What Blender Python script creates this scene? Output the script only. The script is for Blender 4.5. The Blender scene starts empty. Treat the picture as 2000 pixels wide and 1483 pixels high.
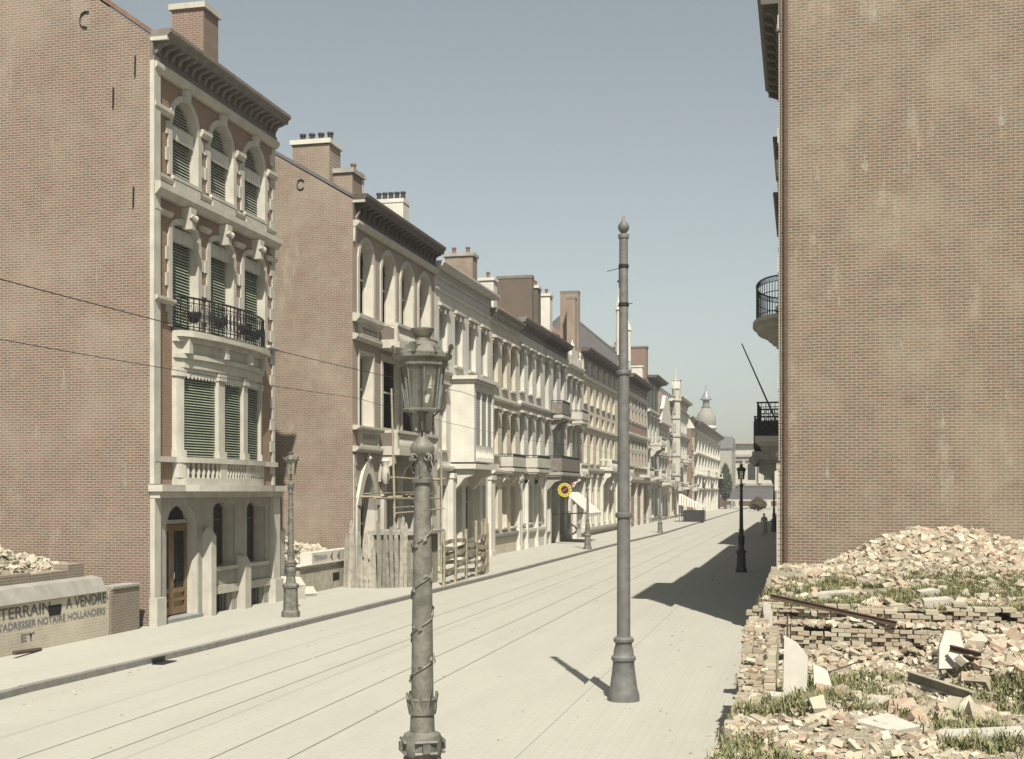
import bpy, math, random
from mathutils import Vector, Matrix
R = math.radians
rnd = random.Random(7)
sc = bpy.context.scene
col = sc.collection
PI = math.pi

# ------------------------------------------------------------------ camera
cam_d = bpy.data.cameras.new('camera')
cam = bpy.data.objects.new('camera', cam_d)
col.objects.link(cam)
cam.location = (0, 0, 3.6)
cam.rotation_euler = (R(90), 0, math.atan(565 / 2400))
cam_d.sensor_width = 36
cam_d.lens = 36 * 2400 / 2000
cam_d.shift_y = 218.5 / 2000
cam_d.clip_start = 0.1
cam_d.clip_end = 6000
sc.camera = cam

# ------------------------------------------------------------------ light
SUN_EL, SUN_AZ = R(52), R(22)      # shadows run forward and to the left
w = bpy.data.worlds.new('World')
sc.world = w
w.use_nodes = True
nt = w.node_tree
nt.nodes.clear()
sky = nt.nodes.new('ShaderNodeTexSky')
sky.sky_type = 'NISHITA'
sky.sun_disc = False
sky.sun_elevation = SUN_EL
sky.sun_rotation = PI - SUN_AZ
sky.air_density = 1.0
sky.dust_density = 1.6
sky.ozone_density = 1.0
hs = nt.nodes.new('ShaderNodeHueSaturation')
hs.inputs['Saturation'].default_value = 0.5
mx = nt.nodes.new('ShaderNodeMix'); mx.data_type = 'RGBA'; mx.blend_type = 'MULTIPLY'
mx.inputs[0].default_value = 1.0
mx.inputs[7].default_value = (1.03, 1.03, 0.93, 1)
bg = nt.nodes.new('ShaderNodeBackground')
bg.inputs['Strength'].default_value = 0.066
wo = nt.nodes.new('ShaderNodeOutputWorld')
nt.links.new(sky.outputs[0], hs.inputs['Color'])
nt.links.new(hs.outputs[0], mx.inputs[6])
nt.links.new(mx.outputs[2], bg.inputs[0])
nt.links.new(bg.outputs[0], wo.inputs[0])
sd = bpy.data.lights.new('sun', 'SUN')
sd.energy = 5.0
sd.angle = R(0.53)
sd.color = (1.0, 0.95, 0.84)
so = bpy.data.objects.new('sun', sd)
col.objects.link(so)
tosun = Vector((math.sin(SUN_AZ) * math.cos(SUN_EL), -math.cos(SUN_AZ) * math.cos(SUN_EL), math.sin(SUN_EL)))
so.rotation_euler = tosun.to_track_quat('Z', 'Y').to_euler()
so.location = (30, -40, 60)
sc.view_settings.view_transform = 'Standard'
sc.view_settings.look = 'None'
sc.view_settings.gamma = 1
sc.view_settings.exposure = 0.80
sc.cycles.max_bounces = 6
sc.cycles.transparent_max_bounces = 8

# ------------------------------------------------------------------ materials
def newmat(name):
    m = bpy.data.materials.new(name)
    m.use_nodes = True
    t = m.node_tree
    b = t.nodes['Principled BSDF']
    return m, t, b

def N(t, k, **kw):
    n = t.nodes.new(k)
    for a, v in kw.items():
        setattr(n, a, v)
    return n

def mixc(t, fac, a, b, mode='MIX'):
    n = N(t, 'ShaderNodeMix', data_type='RGBA', blend_type=mode)
    if isinstance(fac, (int, float)): n.inputs[0].default_value = fac
    else: t.links.new(fac, n.inputs[0])
    for i, v in ((6, a), (7, b)):
        if isinstance(v, tuple): n.inputs[i].default_value = v + (1,) if len(v) == 3 else v
        else: t.links.new(v, n.inputs[i])
    return n.outputs[2]

def noise(t, vec, scale, detail=4, rough=0.6):
    n = N(t, 'ShaderNodeTexNoise')
    n.inputs['Scale'].default_value = scale
    n.inputs['Detail'].default_value = detail
    n.inputs['Roughness'].default_value = rough
    t.links.new(vec, n.inputs['Vector'])
    return n.outputs[0]

def ramp(t, fac, lo, hi, a=0.0, b=1.0):
    n = N(t, 'ShaderNodeMapRange')
    n.inputs[1].default_value = lo; n.inputs[2].default_value = hi
    n.inputs[3].default_value = a; n.inputs[4].default_value = b
    t.links.new(fac, n.inputs[0])
    return n.outputs[0]

def pos(t, sx=1, sy=1, sz=1):
    g = N(t, 'ShaderNodeNewGeometry')
    m = N(t, 'ShaderNodeMapping')
    m.inputs['Scale'].default_value = (sx, sy, sz)
    t.links.new(g.outputs['Position'], m.inputs['Vector'])
    return m.outputs[0]

def bump(t, b, h, strength=0.3, dist=0.02):
    n = N(t, 'ShaderNodeBump')
    n.inputs['Strength'].default_value = strength
    n.inputs['Distance'].default_value = dist
    t.links.new(h, n.inputs['Height'])
    t.links.new(n.outputs[0], b.inputs['Normal'])

def plain(name, c, rough=0.85, var=0.25, scale=3.0, streak=0.0, bm=0.2, metal=0.0, fine=40.0, dirt=None, island=0.0):
    m, t, b = newmat(name)
    c = tuple(x * .61 for x in c)
    p = pos(t)
    n1 = noise(t, p, scale)
    n2 = noise(t, p, fine, 3)
    dk = tuple(x * (1 - var) for x in c)
    lt = tuple(min(1, x * (1 + var * 0.6)) for x in c)
    cc = mixc(t, ramp(t, n1, .3, .7), dk, lt)
    cc = mixc(t, ramp(t, n2, .35, .65, 0, .35 * min(1, var * 3)), cc, dk)
    if streak:
        ns = noise(t, pos(t, 3, 3, .22), 2.2, 5)
        d = dirt or tuple(x * .45 for x in c)
        cc = mixc(t, ramp(t, ns, .5, .75, 0, streak), cc, d)
    if island:
        g = N(t, 'ShaderNodeNewGeometry')
        v = ramp(t, g.outputs['Random Per Island'], 0, 1, 1 - island, 1 + island)
        cc = mixc(t, 1.0, cc, (1, 1, 1), 'MIX') if False else cc
        mm = N(t, 'ShaderNodeHueSaturation')
        t.links.new(cc, mm.inputs['Color']); t.links.new(v, mm.inputs['Value'])
        cc = mm.outputs[0]
    t.links.new(cc, b.inputs['Base Color'])
    b.inputs['Roughness'].default_value = rough
    b.inputs['Metallic'].default_value = metal
    if bm: bump(t, b, n2, bm, .01)
    return m

def brick(name, c1, c2, mortar, axis='x', rough=.9, blot=.35, bw=.22, bh=.071, mort=.012, stain=(.40, .37, .30), stain_amt=.0, streak=.08):
    c1, c2, mortar, stain = [tuple(x * .79 for x in q) for q in (c1, c2, mortar, stain)]
    m, t, b = newmat(name)
    g = N(t, 'ShaderNodeNewGeometry')
    s = N(t, 'ShaderNodeSeparateXYZ'); t.links.new(g.outputs['Position'], s.inputs[0])
    c = N(t, 'ShaderNodeCombineXYZ')
    if axis == 'xy':
        t.links.new(s.outputs[0], c.inputs[0]); t.links.new(s.outputs[1], c.inputs[1])
    else:
        t.links.new(s.outputs[0 if axis == 'x' else 1], c.inputs[0]); t.links.new(s.outputs[2], c.inputs[1])
    br = N(t, 'ShaderNodeTexBrick')
    br.offset = .5
    br.inputs['Scale'].default_value = 1
    br.inputs['Brick Width'].default_value = bw
    br.inputs['Row Height'].default_value = bh
    br.inputs['Mortar Size'].default_value = mort
    br.inputs['Mortar Smooth'].default_value = .15
    br.inputs['Bias'].default_value = -.1
    br.inputs['Color1'].default_value = c1 + (1,)
    br.inputs['Color2'].default_value = c2 + (1,)
    br.inputs['Mortar'].default_value = mortar + (1,)
    # a little wobble so the courses are not ruler-straight
    wn = N(t, 'ShaderNodeTexNoise'); wn.inputs['Scale'].default_value = 1.3
    t.links.new(c.outputs[0], wn.inputs['Vector'])
    va = N(t, 'ShaderNodeVectorMath', operation='MULTIPLY_ADD')
    t.links.new(wn.outputs['Color'], va.inputs[0]); va.inputs[1].default_value = (.03, .03, 0)
    t.links.new(c.outputs[0], va.inputs[2])
    t.links.new(va.outputs[0], br.inputs['Vector'])
    p = pos(t)
    n1 = noise(t, p, .55, 6, .62)
    n2 = noise(t, p, 9, 4)
    n3 = noise(t, p, 2.6, 5)
    cc = mixc(t, ramp(t, n2, .3, .7, 0, .5), br.outputs[0], mixc(t, .5, c2, mortar))
    cc = mixc(t, ramp(t, n3, .45, .8, 0, blot * .8), cc, tuple(x * .62 for x in c1))
    cc = mixc(t, ramp(t, n1, .46, .72, 0, blot), cc, tuple(x * 1.15 for x in mortar))
    if streak:
        ns = noise(t, pos(t, 1.3, 1.3, .12), 1.6, 6)
        cc = mixc(t, ramp(t, ns, .55, .8, 0, streak), cc, tuple(x * .4 for x in c1))
    if stain_amt:
        n4 = noise(t, pos(t, 1.6, 1.6, .5), .9, 6, .7)
        cc = mixc(t, ramp(t, n4, .60, .68, 0, stain_amt), cc, stain)
    t.links.new(cc, b.inputs['Base Color'])
    b.inputs['Roughness'].default_value = rough
    bump(t, b, br.outputs[1], -.5, .012)
    return m

def slat(name, c, period, axis=2, dark=.12):
    """painted louvres: the slats themselves are modelled on near windows; far ones get the shade of the gaps painted as dark stripes"""
    m, t, b = newmat(name)
    g = N(t, 'ShaderNodeNewGeometry')
    s = N(t, 'ShaderNodeSeparateXYZ'); t.links.new(g.outputs['Position'], s.inputs[0])
    mu = N(t, 'ShaderNodeMath', operation='DIVIDE'); t.links.new(s.outputs[axis], mu.inputs[0]); mu.inputs[1].default_value = period
    fr = N(t, 'ShaderNodeMath', operation='FRACT'); t.links.new(mu.outputs[0], fr.inputs[0])
    k = ramp(t, fr.outputs[0], .45, .6)
    cc = mixc(t, k, c, tuple(x * dark for x in c))  # dark part of each period stands in for shade between slats
    t.links.new(cc, b.inputs['Base Color'])
    b.inputs['Roughness'].default_value = .6
    return m

M = {}
M['gable_brick'] = brick('gable_brick', (.18, .088, .062), (.092, .067, .056), (.315, .275, .215), 'x', stain_amt=.2, blot=.3)
M['party_brick'] = brick('party_brick', (.165, .085, .054), (.080, .061, .047), (.295, .262, .195), 'x', stain_amt=.25, blot=.38)
M['gable_brick_far'] = brick('gable_brick_far', (.205, .108, .076), (.118, .083, .066), (.35, .31, .24), 'x', stain_amt=.3, blot=.4)
M['front_brick'] = brick('front_brick', (.27, .145, .095), (.19, .11, .078), (.32, .27, .2), 'y', blot=.15, mort=.008)
M['front_brick_x'] = brick('front_brick_x', (.20, .105, .075), (.15, .09, .066), (.24, .20, .155), 'x', blot=.15, mort=.008)
M['striped_brick'] = brick('striped_brick', (.24, .145, .105), (.19, .12, .09), (.40, .36, .29), 'y', blot=.1, mort=.02)
M['dark_brick'] = brick('dark_brick', (.105, .072, .055), (.07, .053, .043), (.15, .13, .1), 'x', blot=.3)
M['low_brick'] = brick('low_brick', (.20, .155, .115), (.15, .12, .095), (.30, .26, .20), 'y', blot=.3)
M['low_brick_x'] = brick('low_brick_x', (.28, .215, .15), (.19, .15, .115), (.38, .34, .25), 'x', blot=.7, mort=.016)
M['low_brick_top'] = brick('low_brick_top', (.24, .20, .15), (.19, .155, .12), (.33, .30, .235), 'xy', blot=.3)
M['stone'] = plain('pale_stone', (.64, .61, .525), .8, .2, 1.8, streak=.6, dirt=(.3, .27, .22))
M['stone_grey'] = plain('grey_stone', (.44, .42, .37), .85, .2, 2.2, streak=.3)
M['blue_stone'] = plain('blue_stone', (.36, .37, .35), .8, .2, 2.2, streak=.25)
M['stucco'] = plain('white_stucco', (.78, .755, .67), .85, .16, 1.2, streak=.55, dirt=(.42, .38, .3))
M['stucco_warm'] = plain('cream_stucco', (.74, .67, .53), .85, .16, 1.2, streak=.55, dirt=(.4, .34, .26))
M['stucco_cool'] = plain('grey_white_stucco', (.68, .67, .60), .85, .14, 1.2, streak=.35, dirt=(.35, .33, .3))
M['plaster'] = plain('plaster_reveal', (.74, .69, .58), .85, .12, 2.5)
M['cornice_dark'] = plain('dark_timber', (.11, .085, .065), .7, .3, 3)
M['cornice_grey'] = plain('weathered_timber', (.24, .21, .18), .75, .3, 3)
M['slate'] = plain('slate_roof', (.16, .155, .16), .7, .3, 6, bm=.4)
M['tile'] = plain('tile_roof', (.27, .16, .11), .85, .35, 5, bm=.5)
M['zinc'] = plain('zinc_sheet', (.33, .34, .35), .5, .15, 3, metal=.3)
M['iron'] = plain('wrought_iron', (.03, .03, .032), .5, .3, 6, metal=.4, bm=.1)
M['lamp_green'] = plain('bronze_green_paint', (.25, .24, .20), .6, .5, 9, streak=.6, dirt=(.09, .09, .07), bm=.35, metal=.15)
M['lamp_dark'] = plain('shaded_lamp_and_burner', (.05, .055, .045), .5, .3, 9, metal=.2)  # shade darkened into the paint of the right-hand lamps; also the burners
M['post_grey'] = plain('grey_post_paint', (.185, .18, .17), .62, .35, 7, streak=.5, dirt=(.12, .11, .1), bm=.15, metal=0)
M['green_slat'] = plain('green_blind_paint', (.36, .41, .30), .6, .2, 5, bm=.1, island=.15)
M['grey_slat'] = plain('grey_blind_paint', (.42, .43, .37), .6, .2, 5, bm=.1, island=.15)
M['valance'] = plain('white_valance', (.72, .70, .62), .7, .1, 5, streak=.3)
M['louvre'] = slat('louvre_shutter', (.40, .41, .36), .085)
M['frame_white'] = plain('white_frame_paint', (.66, .63, .55), .6, .1, 5)
M['frame_brown'] = plain('brown_frame_paint', (.12, .08, .05), .6, .2, 5)
M['door_wood'] = plain('varnished_door', (.25, .15, .065), .4, .35, 6, bm=.1)
M['plank'] = plain('weathered_planks', (.42, .38, .29), .9, .4, 5, bm=.3, island=.35, streak=.6)
M['old_plank'] = plain('old_grey_planks', (.43, .40, .33), .9, .4, 5, bm=.3, island=.4, streak=.7)
M['pole'] = plain('scaffold_pole', (.44, .38, .27), .85, .25, 6, island=.15)
M['kerb'] = plain('kerb_granite', (.27, .26, .235), .85, .25, 6, bm=.3)
M['rail'] = plain('tram_rail', (.27, .25, .215), .6, .25, 10, metal=.4)
M['rust'] = plain('rusty_iron', (.13, .08, .055), .85, .35, 8, bm=.4)
M['slab_white'] = plain('marble_slab', (.60, .57, .49), .7, .14, 4)
M['awning_white'] = plain('white_canvas', (.80, .77, .68), .8, .08, 4)
M['yellow'] = plain('yellow_enamel', (.72, .60, .10), .5, .1, 8)
M['red'] = plain('red_enamel', (.62, .06, .04), .5, .1, 8)
M['black'] = plain('black_enamel', (.02, .02, .022), .5, .1, 8)
M['letters'] = plain('faded_black_letters', (.15, .15, .155), .9, .5, 30, bm=0)
M['letters_pale'] = plain('worn_grey_letters', (.27, .27, .29), .9, .5, 30, bm=0)
M['letters_red'] = plain('red_brown_paint', (.30, .13, .08), .9, .3, 30, bm=0)
M['white_brick'] = brick('whitewashed_brick', (.50, .45, .35), (.40, .35, .27), (.56, .51, .40), 'y', blot=.5, mort=.016, stain=(.25, .19, .13), stain_amt=.8)
M['whitewash'] = plain('worn_whitewash', (.60, .55, .44), .9, .4, 3.2, streak=.8, dirt=(.24, .2, .15), bm=.4)
M['skin'] = plain('skin', (.45, .28, .2), .6, .05, 8, bm=0)
M['cloth_dark'] = plain('dark_cloth', (.035, .033, .035), .9, .2, 8)
M['cloth_light'] = plain('light_cloth', (.50, .46, .38), .9, .15, 8)
M['straw'] = plain('straw_hat', (.55, .45, .25), .9, .1, 8)
M['dome'] = plain('weathered_dome', (.36, .345, .30), .85, .3, 3)
M['mortar_smear'] = plain('mortar_smear', (.36, .325, .25), .9, .35, 9, fine=60)
M['pot'] = plain('chimney_pot', (.25, .13, .08), .8, .2, 8)
M['pot_dark'] = plain('sooty_pot', (.04, .035, .035), .8, .2, 8)

# glass
m, t, b = newmat('window_glass')
b.inputs['Base Color'].default_value = (.03, .032, .03, 1)
b.inputs['Roughness'].default_value = .2
b.inputs['Specular IOR Level'].default_value = .12
M['glass'] = m
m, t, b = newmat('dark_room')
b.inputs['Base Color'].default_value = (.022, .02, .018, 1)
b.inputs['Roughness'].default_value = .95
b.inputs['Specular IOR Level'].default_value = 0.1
M['void'] = m  # near-black colour stands in for unlit rooms and openings
m, t, b = newmat('lamp_glass')
t.nodes.remove(b)
tr = N(t, 'ShaderNodeBsdfTransparent'); tr.inputs[0].default_value = (.93, .95, .92, 1)
gl = N(t, 'ShaderNodeBsdfGlossy'); gl.inputs['Roughness'].default_value = .06
df = N(t, 'ShaderNodeBsdfDiffuse'); df.inputs[0].default_value = (.62, .62, .54, 1)
m1 = N(t, 'ShaderNodeMixShader'); m1.inputs[0].default_value = .06
t.links.new(tr.outputs[0], m1.inputs[1]); t.links.new(df.outputs[0], m1.inputs[2])
fr = N(t, 'ShaderNodeFresnel'); fr.inputs[0].default_value = 1.5
m2 = N(t, 'ShaderNodeMixShader')
t.links.new(fr.outputs[0], m2.inputs[0]); t.links.new(m1.outputs[0], m2.inputs[1]); t.links.new(gl.outputs[0], m2.inputs[2])
t.links.new(m2.outputs[0], t.nodes['Material Output'].inputs[0])
M['lamp_glass'] = m

# striped canvas
m, t, b = newmat('striped_canvas')
g = N(t, 'ShaderNodeNewGeometry'); s = N(t, 'ShaderNodeSeparateXYZ'); t.links.new(g.outputs['Position'], s.inputs[0])
mu = N(t, 'ShaderNodeMath', operation='MULTIPLY'); t.links.new(s.outputs[0], mu.inputs[0]); mu.inputs[1].default_value = 3.2
f2 = N(t, 'ShaderNodeMath', operation='FRACT'); t.links.new(mu.outputs[0], f2.inputs[0])
cc = mixc(t, ramp(t, f2.outputs[0], .55, .6), (.70, .66, .57), (.30, .22, .17))
t.links.new(cc, b.inputs['Base Color']); b.inputs['Roughness'].default_value = .9
M['stripes'] = m

# rubble: many chunks in one mesh, each its own brick, mortar or stone tone
def rubble_mat(name, cols):
    m, t, b = newmat(name)
    cols = [tuple(x * .97 for x in q) for q in cols]
    g = N(t, 'ShaderNodeNewGeometry')
    cr = N(t, 'ShaderNodeValToRGB')
    e = cr.color_ramp
    e.interpolation = 'CONSTANT'
    while len(e.elements) < len(cols): e.elements.new(.5)
    for i, c in enumerate(cols):
        e.elements[i].position = i / len(cols)
        e.elements[i].color = c + (1,)
    t.links.new(g.outputs['Random Per Island'], cr.inputs[0])
    p = pos(t)
    n = noise(t, p, 22, 4)
    cc = mixc(t, ramp(t, n, .32, .66, .08, .7), cr.outputs[0], (.33, .295, .22))
    t.links.new(cc, b.inputs['Base Color'])
    b.inputs['Roughness'].default_value = .95
    bump(t, b, noise(t, p, 60, 4), .5, .01)
    return m
M['rubble'] = rubble_mat('broken_brick_rubble', [(.27, .16, .11), (.36, .32, .235), (.19, .145, .105), (.40, .365, .28), (.30, .20, .15), (.34, .295, .23), (.22, .18, .135), (.46, .43, .345), (.27, .24, .18)])
M['rubble_wall'] = rubble_mat('rough_brick_masonry', [(.24, .18, .13), (.30, .26, .19), (.21, .16, .12), (.33, .30, .225), (.26, .21, .155), (.22, .19, .145), (.29, .22, .16)])
M['rubble_pale'] = rubble_mat('pale_rubble', [(.32, .28, .22), (.42, .38, .31), (.27, .21, .16), (.46, .43, .36), (.35, .31, .24)])

def earth_mat():
    m, t, b = newmat('rubble_earth')
    p = pos(t)
    n1 = noise(t, p, 1.3, 6, .65); n2 = noise(t, p, 14, 5, .7); n3 = noise(t, p, .8, 4)
    cc = mixc(t, ramp(t, n1, .35, .65), (.22, .19, .135), (.32, .285, .21))
    cc = mixc(t, ramp(t, n2, .4, .65, 0, .7), cc, (.13, .11, .08))
    cc = mixc(t, ramp(t, n3, .5, .62, 0, .45), cc, (.10, .108, .05))
    t.links.new(cc, b.inputs['Base Color']); b.inputs['Roughness'].default_value = .95
    bump(t, b, n2, .9, .05)
    return m
M['earth'] = earth_mat()

def weed_mat():
    m, t, b = newmat('weeds')
    g = N(t, 'ShaderNodeNewGeometry')
    cr = N(t, 'ShaderNodeValToRGB')
    cr.color_ramp.elements[0].color = (.07, .088, .033, 1)
    cr.color_ramp.elements[1].color = (.22, .20, .095, 1)
    t.links.new(g.outputs['Random Per Island'], cr.inputs[0])
    t.links.new(cr.outputs[0], b.inputs['Base Color']); b.inputs['Roughness'].default_value = .8
    return m
M['weeds'] = weed_mat()

def road_mat(name, a, c, sett, amt, size):
    a, c, sett = [tuple(x * .79 for x in q) for q in (a, c, sett)]
    m, t, b = newmat(name)
    p = pos(t)
    br = N(t, 'ShaderNodeTexBrick')
    br.inputs['Scale'].default_value = 1
    br.inputs['Brick Width'].default_value = size[0]
    br.inputs['Row Height'].default_value = size[1]
    br.inputs['Mortar Size'].default_value = .012
    br.inputs['Color1'].default_value = a + (1,)
    br.inputs['Color2'].default_value = tuple(x * .93 for x in a) + (1,)
    br.inputs['Mortar'].default_value = sett + (1,)
    rot = N(t, 'ShaderNodeMapping'); rot.inputs['Rotation'].default_value = (0, 0, R(90) if size[0] < .3 else 0)
    t.links.new(p, rot.inputs['Vector'])
    t.links.new(rot.outputs[0], br.inputs['Vector'])
    n1 = noise(t, pos(t, 1, .25, 1), .9, 6, .6)
    n2 = noise(t, p, 5.5, 6, .65)
    n3 = noise(t, p, 45, 3)
    cc = mixc(t, amt, a, br.outputs[0])
    cc = mixc(t, ramp(t, n1, .42, .75, 0, .5), cc, c)
    cc = mixc(t, ramp(t, n2, .52, .75, 0, .45), cc, tuple(x * .78 for x in a))
    cc = mixc(t, ramp(t, n3, .55, .75, 0, .35), cc, tuple(x * .7 for x in a))
    n6 = noise(t, pos(t, 2.2, .06, 1), 1.0, 4, .6)
    cc = mixc(t, ramp(t, n6, .5, .7, 0, .3), cc, tuple(x * .82 for x in a))
    n7 = noise(t, p, .35, 5, .7)
    cc = mixc(t, ramp(t, n7, .5, .68, 0, .28), cc, tuple(x * .84 for x in a))
    n5 = noise(t, p, 1.7, 3, .5)
    cc = mixc(t, ramp(t, n5, .72, .76, 0, .25), cc, tuple(x * .55 for x in a))
    t.links.new(cc, b.inputs['Base Color']); b.inputs['Roughness'].default_value = .9
    b.inputs['Specular IOR Level'].default_value = .25
    bump(t, b, n3, .35, .01)
    return m
M['road'] = road_mat('dusty_paving', (.41, .40, .345), (.345, .333, .288), (.30, .29, .25), .3, (.21, .15))
M['pave'] = road_mat('pavement_flags', (.415, .405, .35), (.36, .345, .30), (.32, .31, .265), .35, (.42, .30))

# ------------------------------------------------------------------ mesh building
SPLIT = {'pier', 'console', 'chimney_pot', 'window_apron', 'corner_block', 'flower_basket', 'cornice_bracket', 'plinth', 'pilaster', 'scaffold_board', 'column', 'arcade_door', 'awning_arm', 'baluster', 'turret_window'}
class MB:
    def __init__(s, tf=None):
        s.v = []; s.f = []; s.tf = tf or (lambda p: p); s.marks = []; s.auto = []
    def mark(s): s.marks.append((len(s.v), len(s.f)))
    def add(s, vs, fs):
        n = len(s.v); s.auto.append((n, len(s.f)))
        s.v += [tuple(s.tf(p)) for p in vs]
        s.f += [tuple(i + n for i in f) for f in fs]
    def box(s, a, b):
        x0, y0, z0 = a; x1, y1, z1 = b
        s.add([(x0, y0, z0), (x1, y0, z0), (x1, y1, z0), (x0, y1, z0), (x0, y0, z1), (x1, y0, z1), (x1, y1, z1), (x0, y1, z1)],
              [(0, 3, 2, 1), (4, 5, 6, 7), (0, 1, 5, 4), (1, 2, 6, 5), (2, 3, 7, 6), (3, 0, 4, 7)])
    def quad(s, *p):
        s.add(list(p), [tuple(range(len(p)))])
    def prism(s, pts, vec):
        """extrude a planar polygon along vec"""
        n = len(pts)
        q = [tuple(a + b for a, b in zip(p, vec)) for p in pts]
        s.add(list(pts) + q, [tuple(range(n - 1, -1, -1)), tuple(range(n, 2 * n))] +
              [(i, (i + 1) % n, n + (i + 1) % n, n + i) for i in range(n)])
    def lathe(s, prof, seg=16, c=(0, 0, 0), flat=0.0, square=0):
        vs = []
        n = len(prof)
        for z, r in prof:
            for k in range(seg):
                a = 2 * PI * (k + .5) / seg
                vs.append((c[0] + r * math.cos(a), c[1] + r * math.sin(a), c[2] + z))
        fs = [(i * seg + k, i * seg + (k + 1) % seg, (i + 1) * seg + (k + 1) % seg, (i + 1) * seg + k) for i in range(n - 1) for k in range(seg)]
        fs.append(tuple(range(seg - 1, -1, -1))); fs.append(tuple((n - 1) * seg + k for k in range(seg)))
        s.add(vs, fs)
    def tube(s, pts, r, seg=8, r1=None):
        pts = [Vector(p) for p in pts]
        n = len(pts); vs = []
        for i, p in enumerate(pts):
            d = (pts[min(i + 1, n - 1)] - pts[max(i - 1, 0)]).normalized()
            up = Vector((0, 0, 1)) if abs(d.z) < .95 else Vector((1, 0, 0))
            a = d.cross(up).normalized(); bb = a.cross(d)
            rr = r if r1 is None else r + (r1 - r) * i / (n - 1)
            for k in range(seg):
                an = 2 * PI * k / seg
                vs.append(p + (a * math.cos(an) + bb * math.sin(an)) * rr)
        fs = [(i * seg + k, i * seg + (k + 1) % seg, (i + 1) * seg + (k + 1) % seg, (i + 1) * seg + k) for i in range(n - 1) for k in range(seg)]
        fs.append(tuple(range(seg - 1, -1, -1))); fs.append(tuple((n - 1) * seg + k for k in range(seg)))
        s.add(vs, fs)
    def chunk(s, c, sx, sy, sz, rot, jit=.18):
        Mx = Matrix.Rotation(rot[0], 3, 'X') @ Matrix.Rotation(rot[1], 3, 'Y') @ Matrix.Rotation(rot[2], 3, 'Z')
        vs = []
        for (a, b, d) in ((-1, -1, -1), (1, -1, -1), (1, 1, -1), (-1, 1, -1), (-1, -1, 1), (1, -1, 1), (1, 1, 1), (-1, 1, 1)):
            v = Vector((a * sx * (1 + rnd.uniform(-jit, jit)), b * sy * (1 + rnd.uniform(-jit, jit)), d * sz * (1 + rnd.uniform(-jit, jit))))
            vs.append(Mx @ v + Vector(c))
        s.add(vs, [(0, 3, 2, 1), (4, 5, 6, 7), (0, 1, 5, 4), (1, 2, 6, 5), (2, 3, 7, 6), (3, 0, 4, 7)])
    def build(s, name, mat, parent=None, loc=None, smooth=False):
        mk = s.marks or (s.auto if name in SPLIT else [])
        if len(mk) > 1:
            mk = mk + [(len(s.v), len(s.f))]
            first = None
            for (a, b), (c, d) in zip(mk[:-1], mk[1:]):
                q = MB(); q.v = s.v[a:c]; q.f = [tuple(i - a for i in f) for f in s.f[b:d]]
                o = q.build(name, mat, parent, loc, smooth); first = first or o
            return first
        me = bpy.data.meshes.new(name)
        me.from_pydata(s.v, [], s.f)
        me.materials.append(M[mat] if isinstance(mat, str) else mat)
        if smooth:
            me.polygons.foreach_set('use_smooth', [len(p.vertices) <= 4 for p in me.polygons])
        me.update()
        if smooth: me.set_sharp_from_angle(angle=R(38))
        o = bpy.data.objects.new(name, me)
        col.objects.link(o)
        if parent: o.parent = parent
        if loc: o.location = loc
        return o

def tag(o, label=None, cat=None, group=None, kind=None):
    if label: o['label'] = label
    if cat: o['category'] = cat
    if group: o['group'] = group
    if kind: o['kind'] = kind
    return o

def empty(name, loc, label, cat, group=None, rz=0):
    o = bpy.data.objects.new(name, None)
    col.objects.link(o)
    o.location = loc; o.rotation_euler = (0, 0, rz)
    return tag(o, label, cat, group)

def copy_tree(o, parent=None):
    c = o.copy(); col.objects.link(c)
    if parent: c.parent = parent
    for ch in [x for x in bpy.data.objects if x.parent == o]:
        copy_tree(ch, c)
    return c

def text_mesh(name, s, mat, parent, loc, rot, width=None, height=None):
    cu = bpy.data.curves.new(name, 'FONT')
    cu.body = s; cu.size = 1; cu.offset = .012
    o = bpy.data.objects.new('tmp', cu); col.objects.link(o)
    dg = bpy.context.evaluated_depsgraph_get()
    me = bpy.data.meshes.new_from_object(o.evaluated_get(dg))
    bpy.data.objects.remove(o)
    xs = [v.co.x for v in me.vertices]; ys = [v.co.y for v in me.vertices]
    sx = width / (max(xs) - min(xs)); sy = height / (max(ys) - min(ys))
    for v in me.vertices:
        v.co.x = (v.co.x - min(xs)) * sx; v.co.y = (v.co.y - min(ys)) * sy
    me.materials.clear(); me.materials.append(M[mat])
    t = bpy.data.objects.new(name, me); col.objects.link(t)
    t.parent = parent; t.location = loc; t.rotation_euler = rot
    return t

# ------------------------------------------------------------------ ground
g = MB(); g.box((-900, -300, -1.5), (900, 2500, -.25)); tag(g.build('ground', 'earth'), kind='structure')
KX = [(-13.9, -20), (-13.9, 20), (-13.57, 26), (-12.85, 51), (-12.45, 82), (-11.6, 107), (-11.6, 330)]
g = MB()
g.box((-30, -20, -.24), (30, 330, -.12)); tag(g.build('road', 'road'), kind='structure')
# left pavement, polygon between the kerb and the facades
g = MB()
for (x0, y0), (x1, y1) in zip(KX[:-1], KX[1:]):
    g.prism([(-40 if y0 > 280 else -22, y0, -.2), (x0 - .18, y0, -.2), (x1 - .18, y1, -.2), (-22, y1, -.2)], (0, 0, .2))
tag(g.build('pavement', 'pave'), kind='structure')
g = MB()
rk = random.Random(3)
for (x0, y0), (x1, y1) in zip(KX[:-1], KX[1:]):
    L = y1 - y0; n = max(1, int(L / 1.0))
    for i in range(n):
        if y0 + L * i / n > 150: 
            continue
        a, c = i / n, (i + 1) / n - .012 / L
        xa, ya, xb, yb = x0 + (x1 - x0) * a, y0 + L * a, x0 + (x1 - x0) * c, y0 + L * c
        dz = rk.uniform(-.006, .006)
        g.prism([(xa - .175, ya, -.22), (xa, ya, -.22), (xb, yb, -.22), (xb - .175, yb, -.22)], (0, 0, .225 + dz))
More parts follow.
